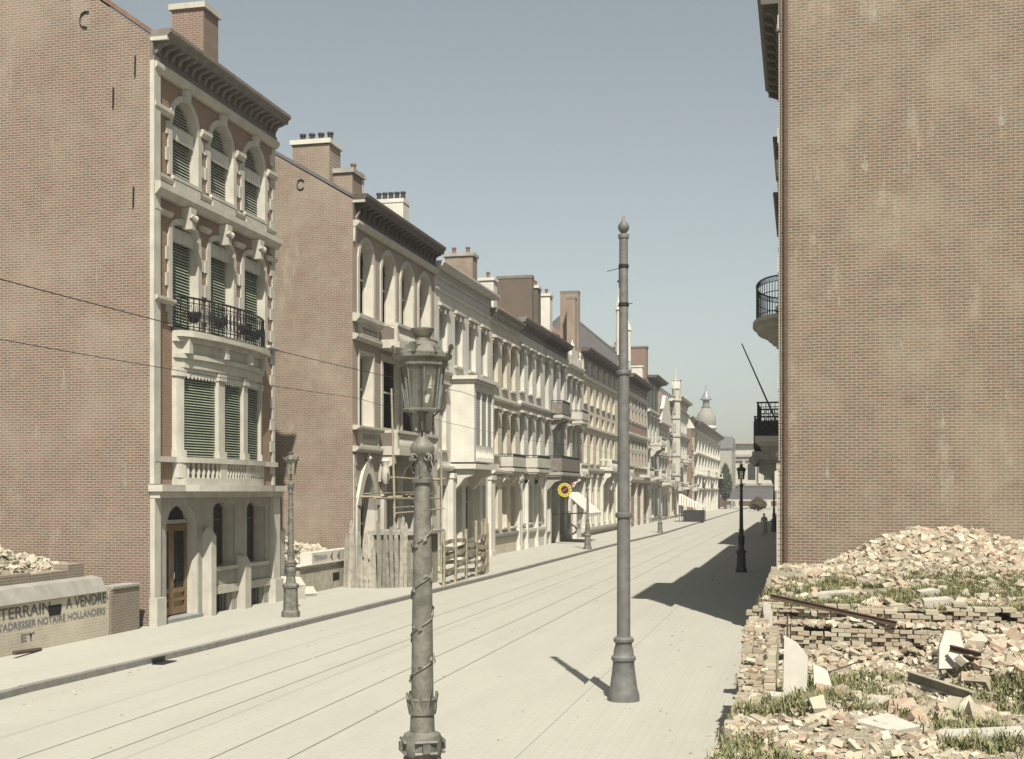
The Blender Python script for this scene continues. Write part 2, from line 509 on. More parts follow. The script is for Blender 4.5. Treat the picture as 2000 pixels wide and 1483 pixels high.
g.prism([(-11.775, 150, -.22), (-11.6, 150, -.22), (-11.6, 330, -.22), (-11.775, 330, -.22)], (0, 0, .225))
tag(g.build('kerb', 'kerb'), kind='structure')
g = MB(); g.box((-3.75, -20, -.2), (-.6, 330, 0)); tag(g.build('pavement', 'road'), kind='structure')
g = MB(); g.box((-3.93, -20, -.22), (-3.755, 330, .003)); tag(g.build('kerb', 'road'), kind='structure')
# gutter drain under the left kerb, a small dark opening
g = MB(); g.box((-13.57, 23.9, -.118), (-13.3, 24.5, -.10)); g.box((-13.6, 23.95, -.10), (-13.56, 24.45, .0))
tag(g.build('gutter_drain', 'iron'), 'small dark iron gutter drain in the left kerb before the corner house', 'drain')
# tram rails
for x, lb in ((-10.6, 'leftmost tram rail in the road'), (-9.6, 'second tram rail from the left kerb'), (-8.0, 'third tram rail from the left kerb'), (-6.95, 'tram rail nearest to the tall grey post')):
    g = MB(); g.box((x - .012, 3, -.1195), (x + .012, 300, -.1165))
    tag(g.build('tram_rail', 'rail'), lb + ', sunk in pale paving', 'rail', 'tram rails in the road')

# ------------------------------------------------------------------ facade machinery
def arch_pts(u0, u1, z1, rise, n=10, pointed=False):
    c = (u0 + u1) / 2; h = (u1 - u0) / 2
    out = []
    for i in range(n + 1):
        s_ = -1 + 2 * i / n
        if pointed:
            z = z1 - rise + rise * (1 - abs(s_) ** 1.7)
        else:
            z = z1 - rise + rise * math.sqrt(max(0, 1 - s_ * s_))
        out.append((c + h * s_, z))
    return out

def panel(mb, u0, u1, z0, z1, holes, depth, w=0.0, reveal=None, mark=False):
    """front wall with real openings; holes = (u0,u1,z0,z1,rise,pointed)"""
    us = sorted({u0, u1} | {h[0] for h in holes} | {h[1] for h in holes})
    zs = sorted({z0, z1} | {h[2] for h in holes} | {h[3] for h in holes})
    for i in range(len(us) - 1):
        for j in range(len(zs) - 1):
            cu, cz = (us[i] + us[i + 1]) / 2, (zs[j] + zs[j + 1]) / 2
            if any(h[0] < cu < h[1] and h[2] < cz < h[3] for h in holes): continue
            mb.quad((w, us[i], zs[j]), (w, us[i + 1], zs[j]), (w, us[i + 1], zs[j + 1]), (w, us[i], zs[j + 1]))
    rv = reveal or mb
    for h in holes:
        a, b_, c, d = h[:4]; rise = h[4] if len(h) > 4 else 0; ptd = h[5] if len(h) > 5 else False
        dd = h[6] if len(h) > 6 else depth
        if mark: rv.mark()
        rv.quad((w, a, c), (w - dd, a, c), (w - dd, b_, c), (w, b_, c))
        top = arch_pts(a, b_, d, rise, 10, ptd) if rise else [(a, d), (b_, d)]
        zl = top[0][1]
        rv.quad((w, a, c), (w, a, zl), (w - dd, a, zl), (w - dd, a, c))
        rv.quad((w, b_, c), (w - dd, b_, c), (w - dd, b_, zl), (w, b_, zl))
        for p, q in zip(top[:-1], top[1:]):
            rv.quad((w, p[0], p[1]), (w, q[0], q[1]), (w - dd, q[0], q[1]), (w - dd, p[0], p[1]))
            if rise:
                mb.quad((w, p[0], p[1]), (w, p[0], d), (w, q[0], d), (w, q[0], q[1]))

class House:
    def __init__(s, name, label, Y0, W, H, L=-16.9, sgn=1, D=11, mat='stucco', side='gable_brick_far', sidemat2=None, group=None, cat='house'):
        s.root = empty(name, (L, Y0, 0), label, cat, group)
        s.L, s.Y0, s.W, s.H, s.sgn, s.D = L, Y0, W, H, sgn, D
        s.mat, s.side = mat, side
        s.tf = lambda p: (sgn * p[0], p[1], p[2])
        s.holes = []; s.wins = []
    def mb(s): return MB(s.tf)
    def part(s, mb, name, mat, parent=None, smooth=False):
        return mb.build(name, mat, parent or s.root, smooth=smooth)
    def win(s, u0, u1, z0, z1, rise=0, kind='sash', depth=.22, ptd=False, **kw):
        s.holes.append((u0, u1, z0, z1, rise, ptd, depth))
        s.wins.append((u0, u1, z0, z1, rise, kind, depth, kw))
    def row(s, us, wd, z0, z1, **kw):
        for u in us: s.win(u, u + wd, z0, z1, **kw)
    def shell(s, zfoot=0.0, wmat=None, reveal='same', slope=.6, roof='tile', roofmat=None, over=.25, flat=False, back=True):
        wmat = wmat or s.mat
        mb = s.mb()
        rv = mb if reveal == 'same' else s.mb()
        panel(mb, 0, s.W, zfoot, s.H, s.holes, .22, reveal=rv, mark=rv is not mb)
        s.wall = s.part(mb, 'wall', wmat)
        if rv is not mb: s.part(rv, 'window_reveal', reveal, s.wall)
        g = s.mb()
        D, W, H = s.D, s.W, s.H
        rz = 0 if flat else slope * D / 2
        for u, th in ((0, .35), (W, -.35)):
            g.prism([(-.006, u, zfoot), (-D, u, zfoot), (-D, u, H), (-D / 2, u, H + rz), (-.006, u, H)] if not flat else [(-.006, u, zfoot), (-D, u, zfoot), (-D, u, H), (-.006, u, H)], (0, th, 0))
        g.quad((-D, .35, zfoot), (-D, W - .35, zfoot), (-D, W - .35, H), (-D, .35, H))
        s.part(g, 'side_wall', s.side)
        r = s.mb()
        if flat:
            r.box((-D + .02, .36, H - .3), (-.02, W - .36, H - .02))
        else:
            th = .14
            for sg in (0, 1):
                if sg == 0: a, c = (over * .2, H + .03), (-D / 2, H + rz + .03)
                else: a, c = (-D - .2, H - .12 + .03), (-D / 2, H + rz + .03)
                r.prism([(a[0], .02, a[1]), (c[0], .02, c[1]), (c[0], .02, c[1] + th), (a[0], .02, a[1] + th)], (0, W - .04, 0))
        s.roof = s.part(r, 'roof', roof)
        # near-black inner wall, the darkness of the rooms put into its colour
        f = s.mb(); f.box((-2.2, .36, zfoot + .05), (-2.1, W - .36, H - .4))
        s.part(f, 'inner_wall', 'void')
        s.build_windows()
    def build_windows(s):
        for (u0, u1, z0, z1, rise, kind, dep, kw) in s.wins:
            if kind == 'none': continue
            fm = kw.get('frame', 'frame_white')
            f = s.mb(); t = .07; w1 = -dep + .05; w0 = -dep
            if kind != 'blind':
                f.box((w0, u0 + .005, z0 + .005), (w1, u0 + t, z1 - .005 - rise)); f.box((w0, u1 - t, z0 + .005), (w1, u1 - .005, z1 - .005 - rise))
                f.box((w0, u0 + t, z0 + .005), (w1, u1 - t, z0 + t))
                if rise:
                    ap = arch_pts(u0 + .01, u1 - .01, z1 - .01, rise)
                    ai = arch_pts(u0 + t, u1 - t, z1 - t, rise - .01)
                    for (p, q, pi, qi) in zip(ap[:-1], ap[1:], ai[:-1], ai[1:]):
                        f.quad((w1, p[0], p[1]), (w1, q[0], q[1]), (w1, qi[0], qi[1]), (w1, pi[0], pi[1]))
                else: f.box((w0, u0 + t, z1 - t), (w1, u1 - t, z1 - .005))
                if kind in ('sash', 'shop'):
                    c = (u0 + u1) / 2
                    f.box((w0, c - .04, z0 + t), (w1 + .015, c + .04, z1 - rise - .01))
                    f.box((w0, u0 + t, z1 - (z1 - z0) * .28 - .03), (w1 + .02, u1 - t, z1 - (z1 - z0) * .28 + .03))
                if kind == 'open':
                    f.box((w0, u0 + t, z0 + (z1 - z0) * .52), (w1, u1 - t, z0 + (z1 - z0) * .52 + .07))
                win = s.part(f, 'window', fm, s.wall)
                if kind in ('sash', 'shop', 'shut'):
                    p = s.mb(); p.quad((w0 + .012, u0 + .01, z0 + .01), (w0 + .012, u1 - .01, z0 + .01), (w0 + .012, u1 - .01, z1 - .01), (w0 + .012, u0 + .01, z1 - .01))
                    s.part(p, 'pane', 'louvre' if kind == 'shut' else 'glass', s.wall if False else win)
            else:
                win = None
                slats = s.mb(); n = int((z1 - z0) / .085)
                ww = -dep + .03
                for k in range(n):
                    z = z0 + .03 + k * .085
                    hw = 1.0
                    if rise and z > z1 - rise:
                        q = (z - (z1 - rise)) / rise
                        if q > .97: continue
                        hw = math.sqrt(1 - q * q)
                    if z + .055 > z1 - .01: continue
                    c, h = (u0 + u1) / 2, (u1 - u0) / 2 * hw - .015
                    slats.prism([(ww - .006, c - h, z + .062), (ww + .03, c - h, z), (ww + .036, c - h, z + .008), (ww, c - h, z + .066)], (0, 2 * h, 0))
                win = s.part(slats, 'window_blind', kw.get('slat', 'green_slat'), s.wall)
                vz = kw.get('valance')
                if vz:
                    v = s.mb(); n2 = 11; du = (u1 - u0 - .02) / n2
                    vh = kw.get('vh', .34)
                    for k in range(n2):
                        a = u0 + .01 + k * du; c = a + du; mz = vz - vh
                        v.prism([(-.10, a + .004, vz), (-.10, c - .004, vz), (-.10, c - .004, mz + .09), (-.10, (a + c) / 2 + du * .22, mz + .02), (-.10, (a + c) / 2, mz), (-.10, (a + c) / 2 - du * .22, mz + .02), (-.10, a + .004, mz + .09)], (-.02, 0, 0))
                    s.part(v, 'valance', 'valance', win)
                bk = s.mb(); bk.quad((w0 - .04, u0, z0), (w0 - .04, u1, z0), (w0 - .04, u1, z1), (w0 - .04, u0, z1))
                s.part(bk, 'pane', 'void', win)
            par = win or s.wall
            if kw.get('sill', True):
                q = s.mb(); q.box((-.02, u0 - .08, z0 - .1), (.13, u1 + .08, z0 - .002)); s.part(q, 'sill', kw.get('trim', 'stone'), par)
            hood = kw.get('hood')
            if hood:
                q = s.mb(); c = (u0 + u1) / 2
                q.box((0, u0 - .16, z1 + .16), (hood, u1 + .16, z1 + .26)); q.box((0, u0 - .1, z1 + .27), (hood * .6, u1 + .1, z1 + .33))
                q.prism([(0, c - .12, z1 + .155), (0, c + .12, z1 + .155), (0, c + .08, z1 - .16), (0, c - .08, z1 - .16)], (hood * .8, 0, 0))
                for e in (u0 - .06, u1 + .06):
                    q.prism([(0, e - .045, z1 + .155), (hood * .6, e - .045, z1 + .155), (.02, e - .045, z1 - .02), (0, e - .045, z1 - .02)], (0, .09, 0))
                s.part(q, 'window_hood', kw.get('trim', 'stone'), par)
            sur = kw.get('surround')
            if sur:
                q = s.mb(); d = .05
                q.box((0, u0 - sur, z0), (d, u0 - .003, z1 - rise)); q.box((0, u1 + .003, z0), (d, u1 + sur, z1 - rise))
                if rise:
                    ao = arch_pts(u0 - sur, u1 + sur, z1 + sur, rise + sur, 12); ai = arch_pts(u0, u1, z1, rise, 12)
                    for (p, r_, pi, ri) in zip(ao[:-1], ao[1:], ai[:-1], ai[1:]):
                        q.prism([(0, p[0], p[1]), (0, r_[0], r_[1]), (0, ri[0], ri[1] + .003), (0, pi[0], pi[1] + .003)], (d, 0, 0))
                else: q.box((0, u0 - sur, z1 + .003), (d, u1 + sur, z1 + sur))
                s.part(q, 'window_surround', kw.get('trim', 'stone'), par)
    def cornice(s, z0, z1, out, mat='stone', brackets=0, fascia=None, u0=0, u1=None, end=.12, soffit=True):
        u1 = s.W if u1 is None else u1
        c = s.mb(); h = z1 - z0
        c.box((.003, u0, z0), (out * .18, u1, z0 + h * .16))
        c.box((.003, u0, z0 + h * .16), (out * .1, u1, z0 + h * .66))
        o = s.part(c, 'cornice', mat)
        c = s.mb()
        c.prism([(.001, u0 - end, z0 + h * .66), (out * .82, u0 - end, z0 + h * .66), (out * .85, u0 - end, z0 + h * .8), (out, u0 - end, z0 + h * .88), (out, u0 - end, z1), (.001, u0 - end, z1)], (0, u1 - u0 + 2 * end, 0))
        s.part(c, 'cornice_shelf', fascia or mat, o)
        if brackets:
            c = s.mb()
            for k in range(brackets):
                u = u0 + (u1 - u0) * (k + .5) / brackets; bw = .065
                c.prism([(out * .1, u - bw, z0 + h * .655), (out * .74, u - bw, z0 + h * .655), (out * .7, u - bw, z0 + h * .57), (out * .36, u - bw, z0 + h * .5), (out * .2, u - bw, z0 + h * .3), (out * .1, u - bw, z0 + h * .28)], (0, 2 * bw, 0))
            s.part(c, 'cornice_bracket', mat, o)
        return o
    def band(s, z0, z1, out, mat='stone', u0=None, u1=None, name='string_course', cap=True):
        u0 = 0 if u0 is None else u0; u1 = s.W if u1 is None else u1
        c = s.mb()
        c.prism([(.002, u0, z0), (out * .5, u0, z0), (out, u0, z0 + (z1 - z0) * .5), (out, u0, z1), (.002, u0, z1 + .03)], (0, u1 - u0, 0))
        return s.part(c, name, mat)
    def pilaster(s, u0, u1, z0, z1, out, mat='stone', cap=.25, base=.3):
        c = s.mb(); c.mark()
        c.box((.002, u0, z0), (out, u1, z1))
        if cap: c.box((.001, u0 - .05, z1 - cap), (out + .06, u1 + .05, z1 - .01))
        if base: c.box((.001, u0 - .04, z0 + .001), (out + .05, u1 + .04, z0 + base))
        return s.part(c, 'pilaster', mat)
    def quoins(s, cols, z0, z1, mat='stone', step=.36, wide=.34, narrow=.2, out=.045):
        c = s.mb()
        n = int((z1 - z0) / step)
        for u, d in cols:
            c.mark()
            for k in range(n):
                w_ = wide if k % 2 else narrow
                a, b_ = (u, u + w_) if d > 0 else (u - w_, u)
                c.box((.002, a, z0 + k * step), (out, b_, z0 + (k + 1) * step - .012))
        return s.part(c, 'quoin', mat)
    def balustrade(s, u0, u1, z0, z1, out, mat='stone', depth=.16, posts=(), slab=.22, parent=None):
        """balcony with slab, turned balusters and rail; front at distance `out` from the wall"""
        c = s.mb()
        c.box((.002, u0, z0 - slab), (out + .08, u1, z0))
        b0 = s.part(c, 'balcony', mat)
        c = s.mb()
        c.box((out - depth, u0, z1 - .12), (out + .03, u1, z1)); c.box((out - depth, u0, z0 + .002), (out, u1, z0 + .1))
        ps = sorted({u0, u1 - .22} | set(posts))
        for p in ps: c.box((out - depth + .01, p, z0 + .1), (out - .01, p + .22, z1 - .12))
        if out > .3:
            for p in (u0, u1 - .12): 
                c.box((.002, p, z1 - .12), (out - depth, p + .12, z1)); c.box((.002, p, z0), (out - depth, p + .12, z0 + .1))
        s.part(c, 'rail', mat, b0)
        c = s.mb(); h = z1 - z0 - .22
        prof = [(0, .035), (h * .08, .05), (h * .35, .075), (h * .6, .035), (h * .8, .03), (h * .9, .05), (h, .045)]
        for a, b_ in zip(ps[:-1], ps[1:]):
            n = max(1, int((b_ - a - .22) / .2))
            for k in range(n):
                u = a + .22 + (b_ - a - .22) * (k + .5) / n
                c.lathe(prof, 8, (out - depth / 2, u, z0 + .1))
        s.part(c, 'baluster', mat, b0, smooth=True)
        return b0
    def consoles(s, us, z0, z1, out, mat='stone', bw=.14, parent=None):
        c = s.mb()
        for u in us:
            c.prism([(.002, u - bw, z1), (out, u - bw, z1), (out, u - bw, z1 - (z1 - z0) * .3), (out * .6, u - bw, z1 - (z1 - z0) * .45), (out * .35, u - bw, z0 + (z1 - z0) * .2), (.15 * out, u - bw, z0), (.002, u - bw, z0)], (0, 2 * bw, 0))
        return s.part(c, 'console', mat, parent)
    def iron_rail(s, u0, u1, z0, z1, out, step=.12, mat='iron', slab=.2, slabmat='stone', solid=False):
        c = s.mb(); c.box((.002, u0 - .05, z0 - slab), (out + .08, u1 + .05, z0 - .002)); c.box((.002, u0, z0 - slab - .1), (out - .05, u1, z0 - slab - .002))
        b0 = s.part(c, 'balcony', slabmat)
        c = s.mb()
        for z, r in ((z1, .03), (z1 - .14, .014), (z0 + .08, .016)):
            c.tube([(.02, u0, z), (out, u0, z), (out, u1, z), (.02, u1, z)], r, 6)
        n = int((u1 - u0) / step)
        for k in range(n + 1):
            u = u0 + (u1 - u0) * k / n
            c.box((out - .01, u - .01, z0), (out + .01, u + .01, z1 - .02))
        m = max(2, int(out / step))
        for k in range(m):
            ww = out * k / m + .02
            for u in (u0, u1): c.box((ww - .01, u - .01, z0), (ww + .01, u + .01, z1 - .02))
        for k in range(n):
            u = u0 + (u1 - u0) * (k + .5) / n
            c.tube([(out, u + .045 * math.cos(a * PI / 3), z1 - .07 + .045 * math.sin(a * PI / 3)) for a in range(7)], .008, 4)
        s.part(c, 'railing', mat, b0)
        if solid:
            c = s.mb(); c.box((out + .016, u0 + .02, z0 + .1), (out + .03, u1 - .02, z1 - .16))
            for u, k in ((u0, -1), (u1, 1)): c.box((.05, u + k * .016 - .006, z0 + .1), (out, u + k * .016 + .006, z1 - .16))
            s.part(c, 'balcony_panel', solid if isinstance(solid, str) else mat, b0)
        return b0
    def chimney(s, x0, x1, y0, y1, ztop, mat='gable_brick_far', cap='stone_grey', pots=0, zbot=None, potmat='pot', capw=.08):
        """x,y in world metres"""
        a, b_ = (x0 - s.L) * s.sgn, (x1 - s.L) * s.sgn
        a, b_ = min(a, b_), max(a, b_)
        c = s.mb(); c.box((a, y0 - s.Y0, zbot if zbot is not None else s.H - .5), (b_, y1 - s.Y0, ztop - .18))
        o = s.part(c, 'chimney', mat, s.roof)
        c = s.mb(); c.box((a - capw, y0 - s.Y0 - capw, ztop - .18), (b_ + capw, y1 - s.Y0 + capw, ztop))
        q = s.part(c, 'chimney_cap', cap, s.roof)
        if pots:
            c = s.mb()
            for k in range(pots):
                if (b_ - a) > (y1 - y0): p = (a + (b_ - a) * (k + .5) / pots, (y0 + y1) / 2 - s.Y0)
                else: p = ((a + b_) / 2, y0 - s.Y0 + (y1 - y0) * (k + .5) / pots)
                c.lathe([(0, .11), (.3, .1), (.32, .13), (.4, .13)], 10, (p[0], p[1], ztop))
            s.part(c, 'chimney_pot', potmat, s.roof, smooth=True)
        return o
    def door(s, u0, u1, z0, z1, depth, leaves=2, mat='door_wood', glassy=True):
        d = s.mb(); w0 = -depth + .02
        d.box((w0, u0, z0), (w0 + .04, u1, z1))
        n = leaves; lw = (u1 - u0) / n
        for k in range(n):
            a = u0 + k * lw; b_ = a + lw
            for (p, q, r_, t_) in ((a + .01, a + .14, z0 + .02, z1 - .02), (b_ - .14, b_ - .01, z0 + .02, z1 - .02), (a + .14, b_ - .14, z0 + .02, z0 + .22), (a + .14, b_ - .14, z1 - .2, z1 - .02), (a + .14, b_ - .14, z0 + .62, z0 + .75), (a + .14, b_ - .14, z0 + .38, z0 + .46)):
                d.box((w0 + .04, p, r_), (w0 + .09, q, t_))
        o = s.part(d, 'door', mat, s.wall)
        if glassy:
            c = s.mb()
            for k in range(n):
                a = u0 + k * lw
                c.box((w0 + .042, a + .15, z0 + .76), (w0 + .05, a + lw - .15, z1 - .21))
            s.part(c, 'pane', 'glass', o)
            c = s.mb()
            for k in range(n):
                a = u0 + k * lw + .16; ww = lw - .32
                for j in range(5): 
                    u = a + ww * (j + .5) / 5
                    c.box((w0 + .055, u - .008, z0 + .77), (w0 + .07, u + .008, z1 - .22))
                for zz in (z0 + 1.0, z0 + 1.3, z1 - .5):
                    c.tube([(w0 + .06, a + ww / 2 + ww * .35 * math.cos(q * PI / 4), zz + .13 * math.sin(q * PI / 4)) for q in range(9)], .01, 4)
            s.part(c, 'grille', 'iron', o)
        c = s.mb(); mid = (u0 + u1) / 2
        c.tube([(w0 + .09, mid + .06, z0 + 1.0), (w0 + .15, mid + .06, z0 + 1.02), (w0 + .15, mid + .06, z0 + 1.2), (w0 + .09, mid + .06, z0 + 1.22)], .015, 6)
        s.part(c, 'handle', 'zinc', o)
        return o
# ================================================================== left side of the street
# ---- house A: narrow four-storey brick and stone house
A = House('house', 'tall narrow brick and stone house with closed blinds and curved iron balcony, nearest on left', 29.7, 7.9, 15.75, mat='front_brick', side='gable_brick', D=12)
AU = [1.1, 3.35, 5.6]
for u in AU:
    A.win(u, u + 1.48, 12.3, 14.5, rise=.74, kind='blind', depth=.28, slat='grey_slat', valance=13.78, vh=.4, surround=.17)
    A.win(u, u + 1.48, 8.15, 11.05, rise=.22, kind='blind', depth=.28, slat='green_slat', valance=10.95, vh=.42, sill=False, surround=.17)
A.holes.append((.75, 2.6, 0, 3.25, .55, False, .42))
A.holes.append((3.5, 4.9, 1.35, 3.3, .2, False, .4)); A.wins.append((3.5, 4.9, 1.35, 3.3, .2, 'sash', .4, {'sill': False, 'frame': 'frame_brown'}))
A.holes.append((5.75, 7.1, 1.35, 3.3, .2, False, .4)); A.wins.append((5.75, 7.1, 1.35, 3.3, .2, 'sash', .4, {'sill': False, 'frame': 'frame_brown'}))
A.holes.append((3.45, 4.7, -.05, .55, 0, False, .4)); A.holes.append((5.85, 7.0, -.05, .55, 0, False, .4))
A.shell(slope=.72, roof='tile', reveal='stone', zfoot=-.1)
A.cornice(15.1, 15.92, .6, mat='cornice_grey', fascia='cornice_grey', brackets=21, end=0)
q = A.mb(); q.box((.0, -.02, 15.62), (.5, .06, 15.72)); A.part(q, 'cornice_end', 'stone')
A.quoins([(.02, 1), (7.88, -1)], 3.8, 15.05)
A.quoins([(u - .172, -1) for u in AU] + [(u + 1.48 + .172, 1) for u in AU], 12.3, 13.75, wide=.16, narrow=.05)
A.quoins([(u - .172, -1) for u in AU] + [(u + 1.48 + .172, 1) for u in AU], 8.15, 10.9, wide=.16, narrow=.05)
A.pilaster(-.04, .3, 3.8, 15.1, .13, cap=0, base=0)
A.band(14.85, 15.08, .2)
for a, b in ((.0, 1.0), (2.7, 3.25), (4.95, 5.5), (7.2, 7.9)):
    A.band(13.82, 14.02, .16, u0=a, u1=b, name='impost')
    A.band(11.1, 11.24, .14, u0=a, u1=b, name='impost')
A.band(11.55, 11.88, .3); A.band(12.05, 12.2, .1)
for u in AU:                                                # aprons under the top windows, keystones over the middle ones
    q = A.mb(); q.box((.001, u, 11.9), (.12, u + 1.48, 12.18)); A.part(q, 'window_apron', 'stone')
    q = A.mb(); c = u + .74
    q.prism([(0, c - .16, 11.54), (0, c + .16, 11.54), (0, c + .1, 10.95), (0, c - .1, 10.95)], (.3, 0, 0))
    q.tube([(.3, c - .15, 11.3), (.36, c, 11.2), (.3, c + .15, 11.3)], .07, 6)
    A.part(q, 'keystone', 'stone')
    q = A.mb(); c = u + .74
    q.prism([(0, c - .14, 14.84), (0, c + .14, 14.84), (0, c + .1, 14.5), (0, c - .1, 14.5)], (.16, 0, 0)); A.part(q, 'keystone', 'stone')
A.band(8.7, 8.85, .22, u0=0, u1=1.02, name='balcony_end'); A.band(8.2, 8.32, .2, u0=6.95 + .2, u1=7.9, name='balcony_end')
# bow window
def bow(u, d0=.5):      # outward distance of the curved bay
    t_ = (u - 1.15) / 5.7
    return d0 * (math.sin(PI * max(0, min(1, t_)))) ** .55 if 0 < t_ < 1 else 0
def bow_strip(mb, z0, z1, extra, ua=1.15, ub=6.85, n=18, inner=None, d0=.5):
    us = [ua + (ub - ua) * i / n for i in range(n + 1)]
    o = [(bow(u, d0) + extra, u) for u in us]
    if inner is None: i_ = [(.001, u) for u in us]
    else: i_ = [(bow(u, d0) + inner, u) for u in us]
    for k in range(n):
        a, b = o[k], o[k + 1]; c, d = i_[k], i_[k + 1]
        mb.add([(a[0], a[1], z0), (b[0], b[1], z0), (b[0], b[1], z1), (a[0], a[1], z1), (c[0], c[1], z0), (d[0], d[1], z0), (d[0], d[1], z1), (c[0], c[1], z1)],
               [(0, 1, 2, 3), (3, 2, 6, 7), (0, 4, 5, 1), (4, 7, 6, 5)])
    a, c = o[0], i_[0]
    mb.quad((a[0], a[1], z0), (c[0], c[1], z0), (c[0], c[1], z1), (a[0], a[1], z1))
    a, c = o[-1], i_[-1]
    mb.quad((a[0], a[1], z0), (c[0], c[1], z0), (c[0], c[1], z1), (a[0], a[1], z1))
q = A.mb()
bow_strip(q, 7.05, 7.3, .02); bow_strip(q, 7.302, 7.42, .1); bow_strip(q, 7.422, 7.75, .0); bow_strip(q, 7.752, 7.88, .14); bow_strip(q, 7.882, 8.05, .3)
bay = A.part(q, 'bow_window', 'stone')
q = A.mb(); bow_strip(q, 3.79, 4.55, -.08); A.part(q, 'parapet', 'stone', bay)
q = A.mb()
for (ua, ub) in ((1.15, 1.48), (3.02, 3.38), (4.62, 4.95), (6.35, 6.85)):
    q.mark()
    bow_strip(q, 4.551, 7.049, 0, ua, ub, 4)
    bow_strip(q, 4.553, 4.75, .05, ua - .03, ub + .03, 4); bow_strip(q, 6.8, 6.98, .05, ua - .03, ub + .03, 4)
A.part(q, 'pier', 'stone', bay)
for (ua, ub, vh) in ((1.48, 3.02, .3), (3.38, 4.62, .34), (4.95, 6.35, .3)):
    q = A.mb()
    for k in range(int(2.45 / .075)):
        z = 4.58 + k * .075
        a, b = bow(ua) - .14, bow(ub) - .14
        q.add([(a - .03, ua, z + .05), (a + .03, ua, z), (a + .035, ua, z + .012), (a - .025, ua, z + .062), (b - .03, ub, z + .05), (b + .03, ub, z), (b + .035, ub, z + .012), (b - .025, ub, z + .062)],
              [(0, 1, 2, 3), (4, 7, 6, 5), (0, 4, 5, 1), (1, 5, 6, 2), (2, 6, 7, 3), (3, 7, 4, 0)])
    bl = A.part(q, 'window_blind', 'green_slat', bay)
    q = A.mb(); n2 = 10
    for k in range(n2):
        for_u = [ua + (ub - ua) * (k + j) / n2 for j in (.03, .25, .5, .75, .97)]
        pts = [(bow(u) - .06, u) for u in for_u]
        vz, mz = 7.05, 7.05 - vh
        zs_ = [mz + .08, mz + .02, mz, mz + .02, mz + .08]
        q.add([(p[0], p[1], vz) for p in pts] + [(p[0], p[1], z_) for p, z_ in zip(pts, zs_)], [(i, i + 1, i + 6, i + 5) for i in range(4)])
    A.part(q, 'valance', 'valance', bl)
    q = A.mb(); q.quad((bow(ua) - .2, ua, 4.55), (bow(ub) - .2, ub, 4.55), (bow(ub) - .2, ub, 7.05), (bow(ua) - .2, ua, 7.05)); A.part(q, 'pane', 'void', bl)
# small consoles under the balcony of the bow
q = A.mb()
for u in (1.5, 3.2, 4.8, 6.3):
    q.box((bow(u) - .05, u - .11, 7.43), (bow(u) + .2, u + .11, 7.88))
A.part(q, 'console', 'stone', bay)
# curved iron balcony over it
q = A.mb(); d0 = .68
pt = lambda u, z: (bow(u, d0), u, z)
ur = [1.1 + 5.8 * i / 28 for i in range(29)]
for z, r in ((9.0, .03), (8.86, .014), (8.2, .016), (8.08, .02)): q.tube([pt(u, z) for u in ur], r, 6)
for i, u in enumerate(ur):
    p = pt(u, 0); q.box((p[0] - .012, u - .012, 8.05), (p[0] + .012, u + .012, 9.0))
for i in range(0, 28):
    u = (ur[i] + ur[i + 1]) / 2
    q.tube([(bow(u, d0), u + .085 * math.cos(a * PI / 5), 8.53 + .28 * math.sin(a * PI / 5)) for a in range(11)], .011, 4)
    q.tube([(bow(u, d0), u + .05 * math.cos(a * PI / 4), 8.53 + .06 * math.sin(a * PI / 4)) for a in range(9)], .012, 4)
A.part(q, 'railing', 'iron', bay)
q = A.mb()
for u in (2.0, 3.2, 4.8, 6.0):
    b = bow(u, d0)
    q.lathe([(0, .10), (.12, .16), (.26, .22), (.3, .20)], 10, (b - .22, u, 8.35))
A.part(q, 'flower_basket', 'iron', bay)
# balustrade under the bow window and the big slab
q = A.mb(); q.box((.002, -.12, 3.6), (.42, 1.15, 3.78)); q.box((.002, 6.85, 3.6), (.42, 8.0, 3.78)); bow_strip(q, 3.6, 3.78, .42, d0=.62); q.box((.0, -.04, 3.42), (.3, 7.94, 3.598)); sl = A.part(q, 'balcony', 'stone')
q = A.mb()
bow_strip(q, 4.4, 4.55, .13, inner=-.1); bow_strip(q, 3.782, 3.98, .08, inner=-.079)
for (ua, ub) in ((1.15, 1.48), (3.02, 3.38), (4.62, 4.95), (6.35, 6.85)): bow_strip(q, 3.981, 4.399, .07, ua, ub, 4, inner=-.06)
q.box((.002, 0, 4.4), (.14, 1.14, 4.55)); q.box((.002, 6.86, 4.4), (.14, 7.9, 4.55))
A.part(q, 'rail', 'stone', sl)
q = A.mb()
for (ua, ub) in ((1.48, 3.02), (3.38, 4.62), (4.95, 6.35)):
    for k in range(7):
        u = ua + (ub - ua) * (k + .5) / 7
        q.lathe([(0, .05), (.05, .04), (.15, .07), (.27, .035), (.36, .05), (.42, .05)], 8, (bow(u) + .01, u, 3.98))
A.part(q, 'baluster', 'stone', sl, smooth=True)
